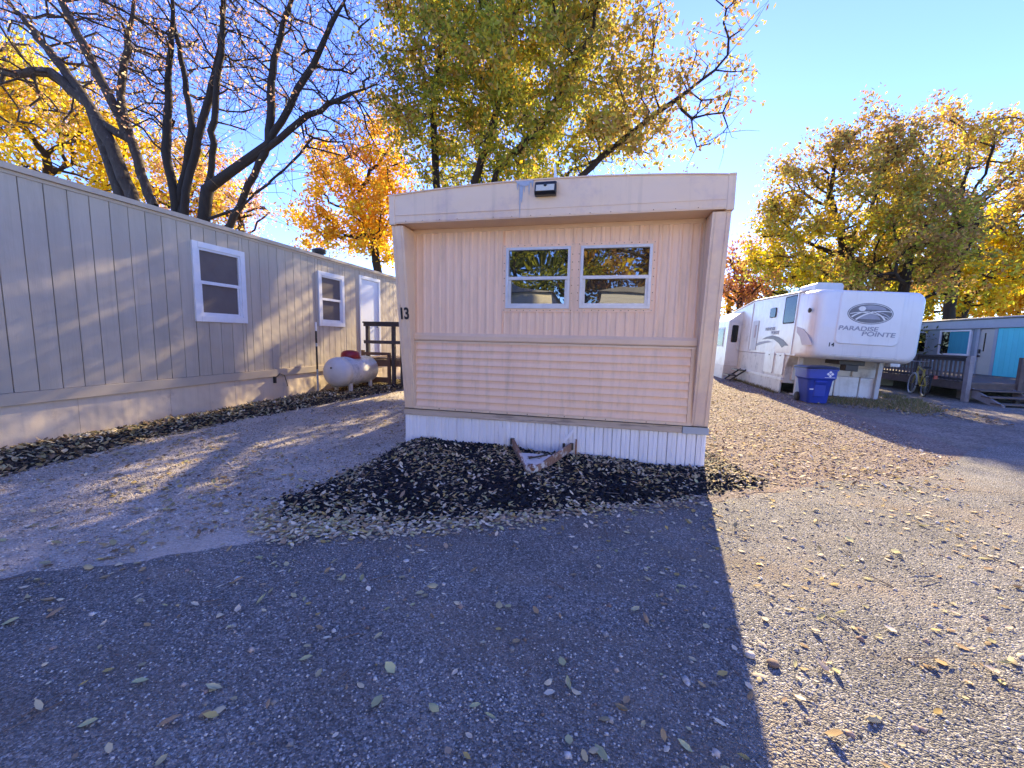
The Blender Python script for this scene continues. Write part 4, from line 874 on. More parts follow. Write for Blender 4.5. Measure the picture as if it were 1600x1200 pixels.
def tubes(A, B, ra, rb, k):
    d = norm(B-A); ref = np.where(np.abs(d[:, 2:3]) < 0.9, np.array([[0, 0, 1.0]]), np.array([[1.0, 0, 0]]))
    x = norm(np.cross(d, ref)); y = np.cross(x, d); n = len(A)
    an = np.arange(k)*2*np.pi/k; ring = np.cos(an)[None, :, None]*x[:, None]+np.sin(an)[None, :, None]*y[:, None]
    V = np.concatenate([(A-d*ra[:, None]*0.3)[:, None]+ring*ra[:, None, None], (B+d*rb[:, None]*0.3)[:, None]+ring*rb[:, None, None]], 1).reshape(-1, 3)
    b = (np.arange(n)*2*k)[:, None, None]; j = np.arange(k); q = np.stack([j, (j+1) % k, k+(j+1) % k, k+j], 1)[None]
    return V, (b+q).reshape(-1, 4)
def leaf_quads(P, size, r, asp=0.5, droop=0.0):
    n = len(P); a = norm(r.normal(size=(n, 3))+np.array([0, 0, -droop])); nn = norm(r.normal(size=(n, 3))); b = norm(np.cross(a, nn))
    s = size*(0.6+0.8*r.random(n))[:, None]
    V = np.stack([P-a*s*0.5, P+b*s*asp*0.5, P+a*s*0.5, P-b*s*asp*0.5], 1).reshape(-1, 3)
    return V, np.arange(4*n).reshape(-1, 4)
def tree(name, label, base, trunks, blobs, n_att, n_leaf, size, pal, bark, seed, r0=0.25, step=0.45, twig=2, tl=0.7, group=None, bare=0.0, up=0.15, clump=0.28, pal_fn=None, droop=0.3, kill=None, ex=2.0, keep=None):
    P, par, r = grow(trunks, blobs, n_att, step, kill or step*1.6, step*7, seed, up)
    n = len(P); e = ex; w_ = np.zeros(n)
    kids = np.bincount(par[par >= 0], minlength=n); w_[kids == 0] = 1
    for i in range(n-1, -1, -1):
        if par[i] >= 0: w_[par[i]] += w_[i]
    rr_ = np.maximum(w_, 1)**(1/e); rr_ = rr_/rr_.max()*r0; rr_ = np.maximum(rr_, 0.010)
    root = empty(name, base, label, 'tree', group); off = np.array(base)
    ok = par >= 0; A, B = P[par[ok]], P[ok]; ra, rb = np.minimum(rr_[par[ok]], rr_[ok]*1.35), rr_[ok]
    big = rb > 0.045; parts = []
    V1, F1 = tubes(A[big], B[big], ra[big], rb[big], 9)
    thin = np.where(rr_ < 0.05)[0]; thin = thin if len(thin) else np.arange(n)
    src = np.repeat(thin, twig); dp = norm(P[src]-P[np.maximum(par[src], 0)])
    td = norm(dp*0.7+r.normal(0, 0.75, (len(src), 3))+np.array([0, 0, up])); L = tl*(0.4+r.random(len(src)))
    T0, T1 = P[src], P[src]+td*L[:, None]; T2 = T1+norm(td+r.normal(0, 0.35, td.shape)+np.array([0, 0, up]))*L[:, None]*0.6
    o = soup('trunk', V1-off, F1, bark, root, smooth=True)
    va, fa = tubes(A[~big], B[~big], ra[~big], rb[~big], 4); vb, fb = tubes(T0, T1, np.full(len(T0), 0.009), np.full(len(T0), 0.006), 3); vc, fc = tubes(T1, T2, np.full(len(T0), 0.006), np.full(len(T0), 0.003), 3)
    V = np.concatenate([va, vb, vc]); Fs = np.concatenate([fa, fb+len(va), fc+len(va)+len(vb)])
    tag(soup('branches', V-off, Fs, bark, root), kind='stuff')
    # leaves along the twigs, some twigs bare
    live = r.random(len(T0)) > bare; live = live if live.any() else ~live
    li = np.where(live)[0]; pick = li[r.integers(0, len(li), n_leaf)]; t = r.random(n_leaf)[:, None]
    LP = np.where(t < 0.6, T0[pick]+(T1-T0)[pick]*t/0.6, T1[pick]+(T2-T1)[pick]*(t-0.6)/0.4)+r.normal(0, clump*0.5, (n_leaf, 3))
    if keep is not None: kk = keep(LP, r); LP = LP[kk]; pick = pick[kk]; n_leaf = len(LP)
    pal = np.array(pal); tw = r.integers(0, len(pal), len(T0)); ci = np.where(r.random(n_leaf) < 0.45, tw[pick], r.integers(0, len(pal), n_leaf)); C = pal[ci]
    if pal_fn: C = pal_fn(LP, C, r)
    C = np.minimum(C*1.45*(0.7+0.6*r.random((n_leaf, 1))), 0.85)
    V, Fs = leaf_quads(LP, size, r, 0.5, droop)
    tag(soup('crown', V-off, Fs, 'leaf', root, np.repeat(C, 4, 0)), kind='stuff')
    return root
YG = [(0.26, 0.28, 0.035), (0.34, 0.33, 0.04), (0.20, 0.23, 0.035), (0.42, 0.36, 0.045), (0.15, 0.18, 0.03)]
GOLD = [(0.62, 0.36, 0.03), (0.70, 0.44, 0.04), (0.58, 0.28, 0.03), (0.50, 0.34, 0.05), (0.66, 0.30, 0.06)]
YEL = [(0.68, 0.47, 0.035), (0.60, 0.40, 0.03), (0.72, 0.52, 0.06), (0.52, 0.30, 0.03)]
PINK = [(0.60, 0.30, 0.16), (0.66, 0.38, 0.20), (0.55, 0.24, 0.12), (0.62, 0.42, 0.24)]
BRN = [(0.30, 0.17, 0.06), (0.36, 0.24, 0.07), (0.24, 0.13, 0.05), (0.34, 0.30, 0.07), (0.40, 0.26, 0.08)]
OLV = [(0.12, 0.14, 0.03), (0.18, 0.19, 0.04), (0.09, 0.115, 0.03), (0.26, 0.24, 0.05)]
def px3(x, y, Y): return tuple(atY(x, y, Y))
def trunk(Y, *pix, base=None, foot=None):
    pts = [px3(x, y, Y+dy) for x, y, dy in pix]
    b0 = base or (pts[0][0], pts[0][1], 0.0)
    return {'pts': [b0]+pts}
# centre: yellow-green tree between the two homes
cb_ = (-4.9, 14.2, 0.0)
def centre_pal(LP, C, r):
    t = np.clip((LP[:, 0]+2.0)/4.0+r.normal(0, 0.25, len(LP)), 0, 1)[:, None]; b = np.array(BRN)[r.integers(0, 5, len(LP))]
    return C*(1-t)+b*t
tree('ash_tree', 'tall yellow green tree rising behind the pink beige home', cb_,
     [{'pts': [cb_, (-5.6, 14.1, 3.6), px3(682, 290, 14), px3(676, 180, 14.2), px3(690, 60, 14.4)]}, {'pts': [(-4.95, 14.2, 1.5), (-4.9, 14.2, 4.0), px3(742, 285, 14), px3(775, 180, 13.8), px3(792, 60, 13.6)], 'on': 2},
      {'pts': [(-4.9, 14.2, 2.0), (-4.2, 14.1, 4.6), px3(775, 270, 14), px3(850, 190, 13.5), px3(900, 90, 13.2)], 'on': 3},
      {'pts': [px3(850, 330, 14), px3(940, 245, 13.6), px3(1010, 190, 13.4), px3(1075, 140, 13.2)], 'on': 9}],
     [((-5.6, 14.3, 9.6), (2.5, 2.6, 3.6), 3.2), ((-2.7, 13.6, 9.4), (2.6, 2.8, 3.4), 3.2), ((-4.0, 14.2, 13.0), (4.6, 3.4, 2.8), 2.6), ((-0.2, 13.4, 8.4), (1.6, 2.0, 2.0), 1.3), ((-0.2, 13.4, 10.8), (1.6, 1.8, 1.6), 0.8), ((2.0, 13.2, 8.2), (1.5, 1.3, 1.7), 1.0), ((2.7, 13.2, 10.0), (0.9, 0.9, 1.3), 0.35), ((-2.9, 16.3, 4.9), (2.0, 1.4, 1.5), 0.8)],  # last blob: hidden low foliage added to break driveway sun into dapples
     1150, 82000, 0.15, YG+BRN[3:]+YEL[3:], 'bark_dark', 11, 0.24, 0.42, 2, 0.62, bare=0.12, clump=0.34, pal_fn=centre_pal, up=0.1, keep=lambda P, r: r.random(len(P)) > 0.8*np.clip((P[:, 0]-0.5)/1.5, 0, 1))
tree('ash_tree', 'yellow green tree added deeper behind the pink beige home to shade the driveway', (-6.6, 23.5, 0.0), [{'pts': [(-6.6, 23.5, 0), (-6.4, 23.5, 4), (-5.8, 23.4, 8), (-5.0, 23.4, 12)]}, {'pts': [(-6.5, 23.5, 3), (-4.6, 23.4, 7), (-3.0, 23.2, 11)], 'on': 3}],  # added tree, its sparse crown filters sun on the left drive and wall
     [((-7.0, 23.5, 11.0), (4.2, 3.4, 5.0), 2.0), ((-2.4, 23.2, 12.0), (3.8, 3.2, 5.0), 2.0)], 360, 9500, 0.20, YG+YEL[:1], 'bark_dark', 12, 0.24, 0.6, 2, 0.8, bare=0.5, clump=0.5, pal_fn=None, up=0.15)
# left: three stems groups of a nearly bare tree behind the tan home
g = 'nearly bare trees behind the tan home'
YS = 10.6
tree('maple_tree', 'leftmost bare grey trunks leaning left above the tan home roof', px3(222, 330, YS)[:2]+(0.0,),
     [trunk(YS, (208, 315, 0), (175, 230, 0), (140, 165, 0.2), (90, 95, 0.3), (25, 15, 0.4), base=px3(222, 330, YS)[:2]+(0.0,)), {'pts': [px3(214, 340, YS), px3(238, 318, YS+0.2), px3(205, 220, YS+0.3), (px3(160, 130, YS+0.3)), px3(120, 50, YS+0.3), px3(80, -30, YS+0.3)], 'on': 4},
      {'pts': [px3(140, 165, YS+0.2), px3(80, 112, YS), px3(20, 116, YS), px3(-40, 100, YS)], 'on': 12}, {'pts': [px3(205, 220, YS+0.3), px3(188, 150, YS+0.5), px3(200, 60, YS+0.8), px3(215, -30, YS+1)], 'on': 24}],
     [(px3(60, 40, YS+0.5), (3.2, 2.5, 2.6), 1), (px3(170, 30, YS+1), (2.2, 2.2, 2.8), 1), (px3(20, 150, YS), (2.0, 2, 1.6), 0.5)], 420, 3000, 0.10, PINK, 'bark_mid', 21, 0.27, 0.42, 4, 0.8, g, bare=0.35, up=0.25)
tree('maple_tree', 'middle cluster of slim dark trunks above the tan home roof', px3(285, 345, YS)[:2]+(0.0,),
     [{'pts': [px3(285, 345, YS)[:2]+(0.0,), px3(272, 325, YS), px3(262, 240, YS), px3(262, 130, YS+0.2), px3(270, 20, YS+0.3), px3(268, -60, YS+0.3)]}, {'pts': [px3(284, 350, YS), px3(280, 320, YS+0.1), px3(300, 200, YS+0.3), px3(282, 90, YS+0.4), px3(262, -20, YS+0.4)], 'on': 4},
      {'pts': [px3(290, 300, YS), px3(322, 170, YS+0.5), px3(345, 80, YS+0.7), px3(352, -30, YS+0.8)], 'on': 10}],
     [(px3(262, 60, YS+0.5), (2.0, 2.4, 2.6), 1), (px3(330, 50, YS+1), (1.8, 2.2, 2.4), 0.8), (px3(250, 190, YS+0.6), (1.6, 2, 1.6), 0.5)], 400, 2800, 0.10, PINK, 'bark_dark', 22, 0.19, 0.42, 4, 0.9, g, bare=0.35, up=0.3)
tree('maple_tree', 'bare dark trunk leaning right above the tan home roof', px3(330, 360, YS)[:2]+(0.0,),
     [{'pts': [px3(330, 360, YS)[:2]+(0.0,), px3(318, 345, YS), px3(330, 260, YS), px3(338, 150, YS), px3(350, 20, YS), px3(352, -50, YS)]}, {'pts': [px3(336, 380, YS), px3(358, 352, YS), px3(412, 240, YS), px3(455, 160, YS+0.2), px3(500, 80, YS+0.3), px3(535, 5, YS+0.4)], 'on': 3},
      {'pts': [px3(420, 230, YS), px3(470, 190, YS), px3(530, 155, YS), px3(590, 130, YS)], 'on': 18}, {'pts': [px3(375, 325, YS), px3(415, 290, YS), px3(455, 255, YS), px3(490, 215, YS)], 'on': 15}, {'pts': [px3(420, 225, YS), px3(423, 130, YS+0.3), px3(440, 40, YS+0.5), px3(470, -30, YS+0.5)], 'on': 18}],
     [(px3(430, 40, YS+0.5), (1.8, 2.2, 2.4), 1), (px3(520, 60, YS+0.8), (1.5, 2, 2.2), 0.8), (px3(520, 190, YS+0.3), (1.3, 1.6, 1.3), 0.5), (px3(390, 130, YS+0.5), (1.2, 1.6, 1.6), 0.5)], 420, 2200, 0.10, PINK, 'bark_dark', 23, 0.20, 0.40, 4, 0.9, g, bare=0.4, up=0.2)
def simple(name, label, cx, cy, Y, rx, ry, rz, n_att, n_leaf, size, pal, seed, base_px=None, bark='bark_dark', r0=0.22, extra=(), group=None, bare=0.1, step=0.6, lean=0, **kw):
    c = np.array(px3(cx, cy, Y)); bx_ = c[0] if base_px is None else px3(base_px, 520, Y)[0]
    base = (float(bx_), float(Y), 0.0); mid = np.array([bx_*0.6+c[0]*0.4+lean, Y, max(1.8, c[2]-rz*0.7)])
    bl = [(tuple(c), (rx, ry, rz), 3.0)]+[(px3(*e[:3]), e[3], e[4]) for e in extra]
    return tree(name, label, base, [{'pts': [base, (base[0]*0.7+mid[0]*0.3, Y, mid[2]*0.5), tuple(mid), tuple(c*0.75+mid*0.25)]}], bl, n_att, n_leaf, size, pal, bark, seed, r0, step, 2, 0.8, group, bare, clump=0.45, **kw)
g = 'autumn trees in the background'
simple('maple_tree', 'orange gold tree between the tan home and the pink home', 555, 315, 20.5, 3.1, 2.6, 3.0, 400, 15000, 0.21, GOLD, 31, base_px=604, extra=((600, 240, 20.5, (1.6, 1.6, 1.8), 0.8), (520, 365, 20.5, (2.2, 1.8, 1.2), 0.9), (590, 370, 20.5, (1.6, 1.8, 1.4), 0.8)), group=g)
simple('maple_tree', 'bright yellow tree behind the leftmost leaning trunks', 70, 225, 15.0, 4.6, 4.0, 2.8, 420, 15000, 0.22, YEL+GOLD[:2], 32, extra=((10, 130, 15.5, (2.6, 2.6, 2.2), 0.7),), group=g)
simple('maple_tree', 'low golden tree peeking between the bare trunks', 285, 285, 21.0, 3.6, 3.0, 2.4, 260, 7000, 0.22, YEL+PINK, 33, group=g)
simple('maple_tree', 'thin pink orange tree low beside the leaning bare trunk', 375, 325, 24.0, 2.2, 2.2, 1.8, 160, 2600, 0.20, PINK+GOLD[:1], 34, group=g, bare=0.3)
def right_pal(LP, C, r):
    t = np.clip((LP[:, 2]-6.5)/5.0+r.normal(0, 0.25, len(LP)), 0, 1)[:, None]; b = np.array(BRN)[r.integers(0, 5, len(LP))]
    return C*(1-t)+b*t*0.9
simple('elm_tree', 'large olive brown tree right behind the white travel trailer', 1310, 355, 25.0, 3.9, 3.6, 3.4, 700, 29000, 0.19, YG[:2]+YEL[:2]+BRN[3:], 41, base_px=1345, extra=((1345, 265, 25, (2.6, 2.6, 2.2), 1.5), (1255, 305, 25, (2.2, 2.2, 2.2), 1.2), (1245, 395, 25, (2.8, 2.2, 1.8), 1.3), (1390, 330, 25, (2.4, 2.2, 2.6), 1.2)), group=g, pal_fn=right_pal, r0=0.28, up=0.25)
simple('elm_tree', 'tall thin brown tree at the right edge above the turquoise home', 1500, 300, 27.0, 4.2, 3.4, 3.6, 620, 20000, 0.18, BRN+YEL[2:], 42, base_px=1480, extra=((1500, 215, 27, (2.4, 2.2, 1.9), 0.8), (1570, 265, 27, (3.0, 2.4, 2.4), 1.0), (1430, 290, 27, (2.4, 2, 2.4), 1.0), (1590, 330, 27, (3, 2.4, 2.4), 1.0), (1460, 350, 27, (3, 2.4, 2), 0.9)), group=g, bare=0.25, r0=0.25, up=0.35)
simple('elm_tree', 'dark green tree crown between trailer roof and turquoise home', 1420, 400, 22.5, 2.6, 2.2, 2.3, 320, 10000, 0.18, OLV[1:2]+YG[:2]+BRN, 43, extra=((1470, 350, 22.8, (1.8, 1.6, 1.6), 0.8),), group=g)
simple('maple_tree', 'bright yellow tree with leaning dark limbs behind the turquoise home', 1570, 410, 28.5, 3.8, 3.0, 2.6, 340, 15000, 0.23, YEL+YG[:1]+YEL[:2], 44, base_px=1478, extra=((1610, 360, 28.5, (3.0, 2.4, 1.8), 0.8), (1500, 450, 28.5, (1.8, 2, 1.4), 0.6)), group=g, r0=0.24)
simple('maple_tree', 'reddish brown thin tree left of the travel trailer roof', 1160, 432, 33.0, 2.6, 2.4, 2.2, 240, 5200, 0.22, [(0.38, 0.15, 0.07), (0.45, 0.22, 0.10), (0.55, 0.27, 0.05), (0.3, 0.13, 0.08)], 45, extra=((1195, 395, 33, (1.8, 1.8, 1.6), 0.6),), group=g, bare=0.25)
simple('maple_tree', 'gold tree far beyond the lane end', 1140, 470, 44.0, 3.2, 2.6, 2.0, 140, 4500, 0.26, GOLD, 46, group=g)
simple('elm_tree', 'low olive bushy tree between trailer roof and far trees', 1265, 438, 36.0, 3.6, 2.6, 2.3, 160, 9000, 0.26, YG+OLV, 47, group=g)
simple('elm_tree', 'low dark green tree far behind the air conditioner of the trailer', 1370, 446, 36.0, 4.4, 2.6, 2.4, 180, 10000, 0.26, OLV+YG[:2], 48, group=g)
simple('maple_tree', 'low yellow tree far behind the turquoise home roof', 1505, 458, 38.0, 5.0, 2.8, 2.6, 180, 10000, 0.28, YEL+YG, 49, group=g)
simple('maple_tree', 'orange tree at the far right edge beyond the turquoise roof', 1625, 450, 36.0, 4.0, 2.8, 2.8, 160, 8000, 0.28, GOLD, 50, group=g)
g = 'trees across the road behind the viewer'
def back_tree(label, x, y, h, rx, pal, seed, n):
    tree('ash_tree', label, (x, y, 0.0), [{'pts': [(x, y, 0), (x+0.2, y, h*0.3), (x, y+0.2, h*0.55)]}], [((x, y, h*0.58), (rx, rx*0.8, h*0.42), 1)], 220, n, 0.26, pal, 'bark_dark', seed, 0.26, 0.7, 2, 0.9, g, clump=0.5)
back_tree('olive tree across the road reflected in the left window', -6.0, -17, 11, 5.8, OLV+YG[:2], 51, 20000)
back_tree('orange brown tree across the road reflected in the right window', 2.2, -18, 12, 5.2, BRN+GOLD[:2], 52, 20000)

# shrub beside the deck against the turquoise home
sb = empty('shrub', (12.2, 21.6, 0.5), 'leafy green shrub against the grey wall behind the deck', 'shrub')
r_ = np.random.default_rng(9); P = np.array([12.3, 21.9, 1.6])+r_.normal(0, 1, (2600, 3))*np.array([0.25, 0.9, 0.42]); P[:, 0] = np.minimum(P[:, 0], 12.9)
V, Fs = leaf_quads(P, 0.13, r_, 0.5); soup('foliage', V-np.array([12.2, 21.6, 0.5]), Fs, 'leaf', sb, np.repeat(np.array(OLV)[r_.integers(0, 4, 2600)]*0.9, 4, 0))
b = MB()
for i in range(7): a = i*0.9; b.tube([(12.2, 21.6+0.05*i, 0.52), (12.3, 21.3+i*0.2, 1.1), (12.35, 21.0+i*0.3, 1.9)], [0.02, 0.014, 0.006], 5)
b.build('stem', 'bark_dark', sb)

# ================================================================== GROUND COVER
def leaf_mesh(P, yaw, tiltv, L, W_, C, name, r, fold=0.25, curl=0.3):
    """pointed oval leaves, folded along the midrib and curled; 8 verts, 3 quads each side"""
    n = len(P); c, s = np.cos(yaw), np.sin(yaw); t = np.array([-0.5, -0.17, 0.2, 0.5]); wd = np.array([0.0, 0.42, 0.36, 0.0])
    loc = []
    for k in range(4):
        z = curl*(t[k]**2)*1.2
        loc.append((t[k], 0.0, z))
    for k in (1, 2):
        for sg in (1, -1): loc.append((t[k], sg*wd[k], curl*(t[k]**2)*1.2+fold*wd[k]))
    loc = np.array(loc)                            # 0..3 midrib, 4 L1, 5 R1, 6 L2, 7 R2
    V = np.repeat(loc[None], n, 0)*np.stack([L, W_, L], 1)[:, None]*np.array([1, 1, 1])
    V[:, :, 2] *= np.where(r.random(n) < 0.7, 1, -1)[:, None]*(0.4+r.random(n))[:, None]
    V[:, :, 2] -= V[:, :, 2].min(1, keepdims=True)
    V[:, :, 2] += V[:, :, 0]*np.sin(tiltv)[:, None]; V[:, :, 2] -= V[:, :, 2].min(1, keepdims=True)
    X = V[:, :, 0]*c[:, None]-V[:, :, 1]*s[:, None]; Y = V[:, :, 0]*s[:, None]+V[:, :, 1]*c[:, None]
    V = np.stack([X, Y, V[:, :, 2]], 2)+P[:, None]
    q = np.array([[0, 5, 1, 1], [0, 1, 4, 4], [1, 5, 7, 2], [1, 2, 6, 4], [2, 7, 3, 3], [2, 3, 6, 6]])
    tri = np.array([[0, 5, 1], [0, 1, 4], [1, 5, 7], [1, 7, 2], [1, 2, 6], [1, 6, 4], [2, 7, 3], [2, 3, 6]])
    return V.reshape(-1, 3), (np.arange(n)[:, None, None]*8+tri[None]).reshape(-1, 3), np.repeat(C, 8, 0)
PALE = np.array([(0.56, 0.46, 0.28), (0.64, 0.54, 0.36), (0.50, 0.43, 0.24), (0.66, 0.54, 0.38), (0.42, 0.29, 0.18), (0.42, 0.39, 0.19), (0.70, 0.61, 0.46), (0.52, 0.37, 0.13), (0.36, 0.24, 0.13)])
DRY = np.array([(0.26, 0.18, 0.10), (0.34, 0.25, 0.14), (0.20, 0.13, 0.08), (0.44, 0.36, 0.20), (0.38, 0.26, 0.13), (0.30, 0.27, 0.14)])
def litter(name, pts, z, pal, size, seed, tilt=0.25):
    r = np.random.default_rng(seed); n = len(pts)
    P = np.column_stack([pts, np.zeros(n)+z+0.003]); L = size*(0.6+0.8*r.random(n)); C = pal[r.integers(0, len(pal), n)]*(0.75+0.5*r.random((n, 1)))
    V, Fs, C8 = leaf_mesh(P, r.random(n)*6.28, r.normal(0, tilt, n), L, L*(0.48+0.34*r.random(n)), C, name, r)
    return tag(soup(name, V, Fs, 'fallen', None, C8), kind='stuff')
def scatter(poly, n, seed, dens=None):
    r = np.random.default_rng(seed); poly = np.asarray(poly); lo, hi = poly.min(0), poly.max(0); out = []; tot = 0
    while tot < n:
        P = lo+(hi-lo)*r.random((n*3, 2)); k = inside(P, poly)
        if dens is not None: k &= r.random(len(P)) < dens(P)
        out.append(P[k]); tot += k.sum()
    return np.concatenate(out)[:n]
# black rubber mulch chunks
def chunks(name, pts, z, size, cols, seed):
    r = np.random.default_rng(seed); n = len(pts); q = r.random((n, 3))
    box = np.array([(-1, -1, -1), (1, -1, -1), (1, 1, -1), (-1, 1, -1), (-1, -1, 1), (1, -1, 1), (1, 1, 1), (-1, 1, 1)])*0.5
    V = box[None]*np.stack([size*(0.6+1.6*q[:, 0]), size*(0.3+0.4*q[:, 1]), size*(0.25+0.3*q[:, 2])], 1)[:, None]*(0.75+0.5*r.random((n, 8, 1)))
    yaw, pit = r.random(n)*6.28, r.normal(0, 0.45, n); c, s = np.cos(pit)[:, None], np.sin(pit)[:, None]
    X, Z = V[:, :, 0]*c-V[:, :, 2]*s, V[:, :, 0]*s+V[:, :, 2]*c; c, s = np.cos(yaw)[:, None], np.sin(yaw)[:, None]
    W_ = np.stack([X*c-V[:, :, 1]*s, X*s+V[:, :, 1]*c, Z], 2)+np.column_stack([pts, z])[:, None]
    Fq = np.array([(3, 2, 1, 0), (4, 5, 6, 7), (0, 1, 5, 4), (1, 2, 6, 5), (2, 3, 7, 6), (3, 0, 4, 7)])
    C = np.array(cols)[r.integers(0, len(cols), n)]
    return tag(soup(name, W_.reshape(-1, 3), (np.arange(n)[:, None, None]*8+Fq[None]).reshape(-1, 4), 'chunk', None, np.repeat(C, 8, 0)), kind='stuff')
in_home = lambda P: (P[:, 0] > XL-0.02) & (P[:, 0] < XR+0.02) & (P[:, 1] > YF-0.03)
def bed_d(P): return np.where(in_home(P), 0.0, 1.0)*np.clip(0.35+edge_d(P, BED)/0.25, 0, 1)
pts = scatter(BED, 13000, 61, bed_d); chunks('rubber_mulch', pts, bed_z(pts)+0.008, 0.042, [(0.010, 0.010, 0.012), (0.018, 0.018, 0.022), (0.030, 0.028, 0.030), (0.012, 0.014, 0.022)], 62)
pts = scatter(STRIP, 6000, 63, lambda P: np.clip((P[:, 0]+7.05)/0.1, 0, 1)*(P[:, 0] > XW)); chunks('dark_mulch', pts, strip_z(pts)+0.006, 0.045, [(0.02, 0.018, 0.017), (0.035, 0.03, 0.027), (0.06, 0.045, 0.036)], 64)
pts = scatter(BED, 5000, 65, lambda P: np.where(in_home(P), 0, 1)*(0.55+0.45*np.sin(P[:, 0]*3.1+1)*np.sin(P[:, 1]*4.3+P[:, 0]*2))); litter('mulch_leaf_litter', pts, bed_z(pts)+0.02, np.concatenate([PALE, DRY[3:5]]), 0.045, 66, 0.35)
FR = np.array([gp(*p) for p in ((400, 800), (440, 790), (520, 806), (700, 812), (900, 792), (1095, 776), (1112, 790), (900, 812), (700, 836), (560, 846), (420, 848), (395, 825))])
pts = scatter(FR, 1500, 67, lambda P: 0.35+0.65*np.clip((0.6-P[:, 0])/3, 0, 1))+np.random.default_rng(5).normal(0, 0.05, (1500, 2)); litter('border_leaf_litter', pts, np.maximum(bed_z(pts), 0.008)+0.004, PALE*1.08, 0.042, 68, 0.2)
pts = scatter(STRIP, 6500, 69, lambda P: (P[:, 0] > XW+0.03)*1.0); litter('strip_leaf_litter', pts, strip_z(pts)+0.015, np.concatenate([DRY, PALE[:3]]), 0.062, 70, 0.45)
DRV = np.array([(-5.7, 1.0), (-3.2, 1.7), (-2.6, 2.6), (-2.75, 5.4), (-2.6, 12), (-5.3, 12), (-5.9, 4.5)])
pts = scatter(DRV, 2600, 71, lambda P: 0.4+0.6*(np.sin(P[:, 1]*1.7+P[:, 0]) > 0)); litter('driveway_leaf_litter', pts, 0.008, np.concatenate([DRY, PALE]), 0.05, 72)
LANE = np.array([(1.25, 4.9), (1.9, 4.7), (3.6, 4.9), (4.6, 6.5), (5.0, 10), (5.0, 17), (1.3, 17)])
pts = scatter(LANE, 4300, 73, lambda P: np.clip(1.15-(P[:, 0]-1.2)/3.6, 0.2, 1)); litter('lane_leaf_litter', pts, np.maximum(bed_z(pts), 0.008), np.concatenate([PALE, DRY[:4]]), 0.052, 74, 0.35)
ROAD = np.array([(-5.0, 0.7), (-3.3, 1.6), (-2.3, 2.45), (-1.4, 2.7), (-0.2, 3.35), (1.0, 4.0), (2.4, 4.9), (5.0, 5.0), (6.5, 3.0), (3.5, 0.9), (0.4, 0.9), (-2.5, 0.6)])
pts = scatter(ROAD, 1000, 75, lambda P: np.clip(0.25+0.75*(P[:, 1]-1.0)/2.5, 0.15, 1)*(0.3+0.7*(np.sin(P[:, 0]*2.3+P[:, 1])*np.sin(P[:, 1]*1.9-P[:, 0]) > -0.15))); litter('road_leaf_litter', pts, 0.011, np.concatenate([PALE, DRY[3:5]]), 0.040, 76)
# loose stones on drive, lane and road
def pebbles(name, pts, z, size, cols, seed):
    r = np.random.default_rng(seed); n = len(pts); o8 = np.array([(1, 0, 0), (0, 1, 0), (-1, 0, 0), (0, -1, 0), (0, 0, 0.8), (0, 0, -0.6)], float)
    V = o8[None]*(size*(0.45+r.random(n)**2*1.3))[:, None, None]*(0.7+0.6*r.random((n, 6, 1))); a = r.random(n)*6.28; c, s = np.cos(a)[:, None], np.sin(a)[:, None]
    V = np.stack([V[:, :, 0]*c-V[:, :, 1]*s, V[:, :, 0]*s+V[:, :, 1]*c, V[:, :, 2]], 2)+np.column_stack([pts, np.full(n, z)])[:, None]
    Ft = np.array([(0, 1, 4), (1, 2, 4), (2, 3, 4), (3, 0, 4), (1, 0, 5), (2, 1, 5), (3, 2, 5), (0, 3, 5)])
    C = np.array(cols)[r.integers(0, len(cols), n)]
    return tag(soup(name, V.reshape(-1, 3), (np.arange(n)[:, None, None]*6+Ft[None]).reshape(-1, 3), 'chunk', None, np.repeat(C, 6, 0)), kind='stuff')
GC = [(0.30, 0.26, 0.22), (0.43, 0.375, 0.32), (0.54, 0.475, 0.41), (0.24, 0.205, 0.175), (0.66, 0.60, 0.53)]; RC_ = [(0.24, 0.17, 0.14), (0.34, 0.25, 0.21), (0.44, 0.36, 0.31), (0.18, 0.14, 0.12), (0.5, 0.45, 0.41)]
AC = [(0.15, 0.146, 0.14), (0.23, 0.222, 0.21), (0.32, 0.31, 0.295), (0.42, 0.405, 0.38), (0.56, 0.54, 0.51)]
pts = scatter(np.concatenate([DRV[:-1], [(-6.0, 4.5), (-5.8, 1.0)]]), 15000, 81, lambda P: np.clip(1.4-P[:, 1]/8, 0.15, 1)); pebbles('driveway_gravel', pts, 0.006, 0.008, GC, 82)
pts = scatter(LANE, 12000, 83, lambda P: np.clip(1.6-P[:, 1]/9, 0.1, 1)); pebbles('lane_gravel', pts, 0.006, 0.009, RC_, 84)
NEAR = np.array([(-3.6, 1.3), (-2.3, 2.4), (-1.4, 2.7), (-0.2, 3.35), (1.0, 4.0), (2.4, 5.0), (4.6, 5.2), (4.6, 3.4), (2.2, 1.0), (0.5, 0.75), (-1.5, 0.9)])
pts = scatter(NEAR, 30000, 85, lambda P: np.clip(2.2/(0.6+np.linalg.norm(P, axis=1)), 0.1, 1)**1.5); pebbles('road_chippings', pts, 0.0092, 0.0048, AC, 86)
pts = scatter(NEAR, 420, 87); pebbles('road_stones', pts, 0.010, 0.013, AC+RC_, 88)
pts = scatter(DRV, 700, 89); pebbles('driveway_stones', pts, 0.008, 0.017, GC, 90)
pts = scatter(LANE, 700, 95); pebbles('lane_stones', pts, 0.008, 0.018, RC_, 96)
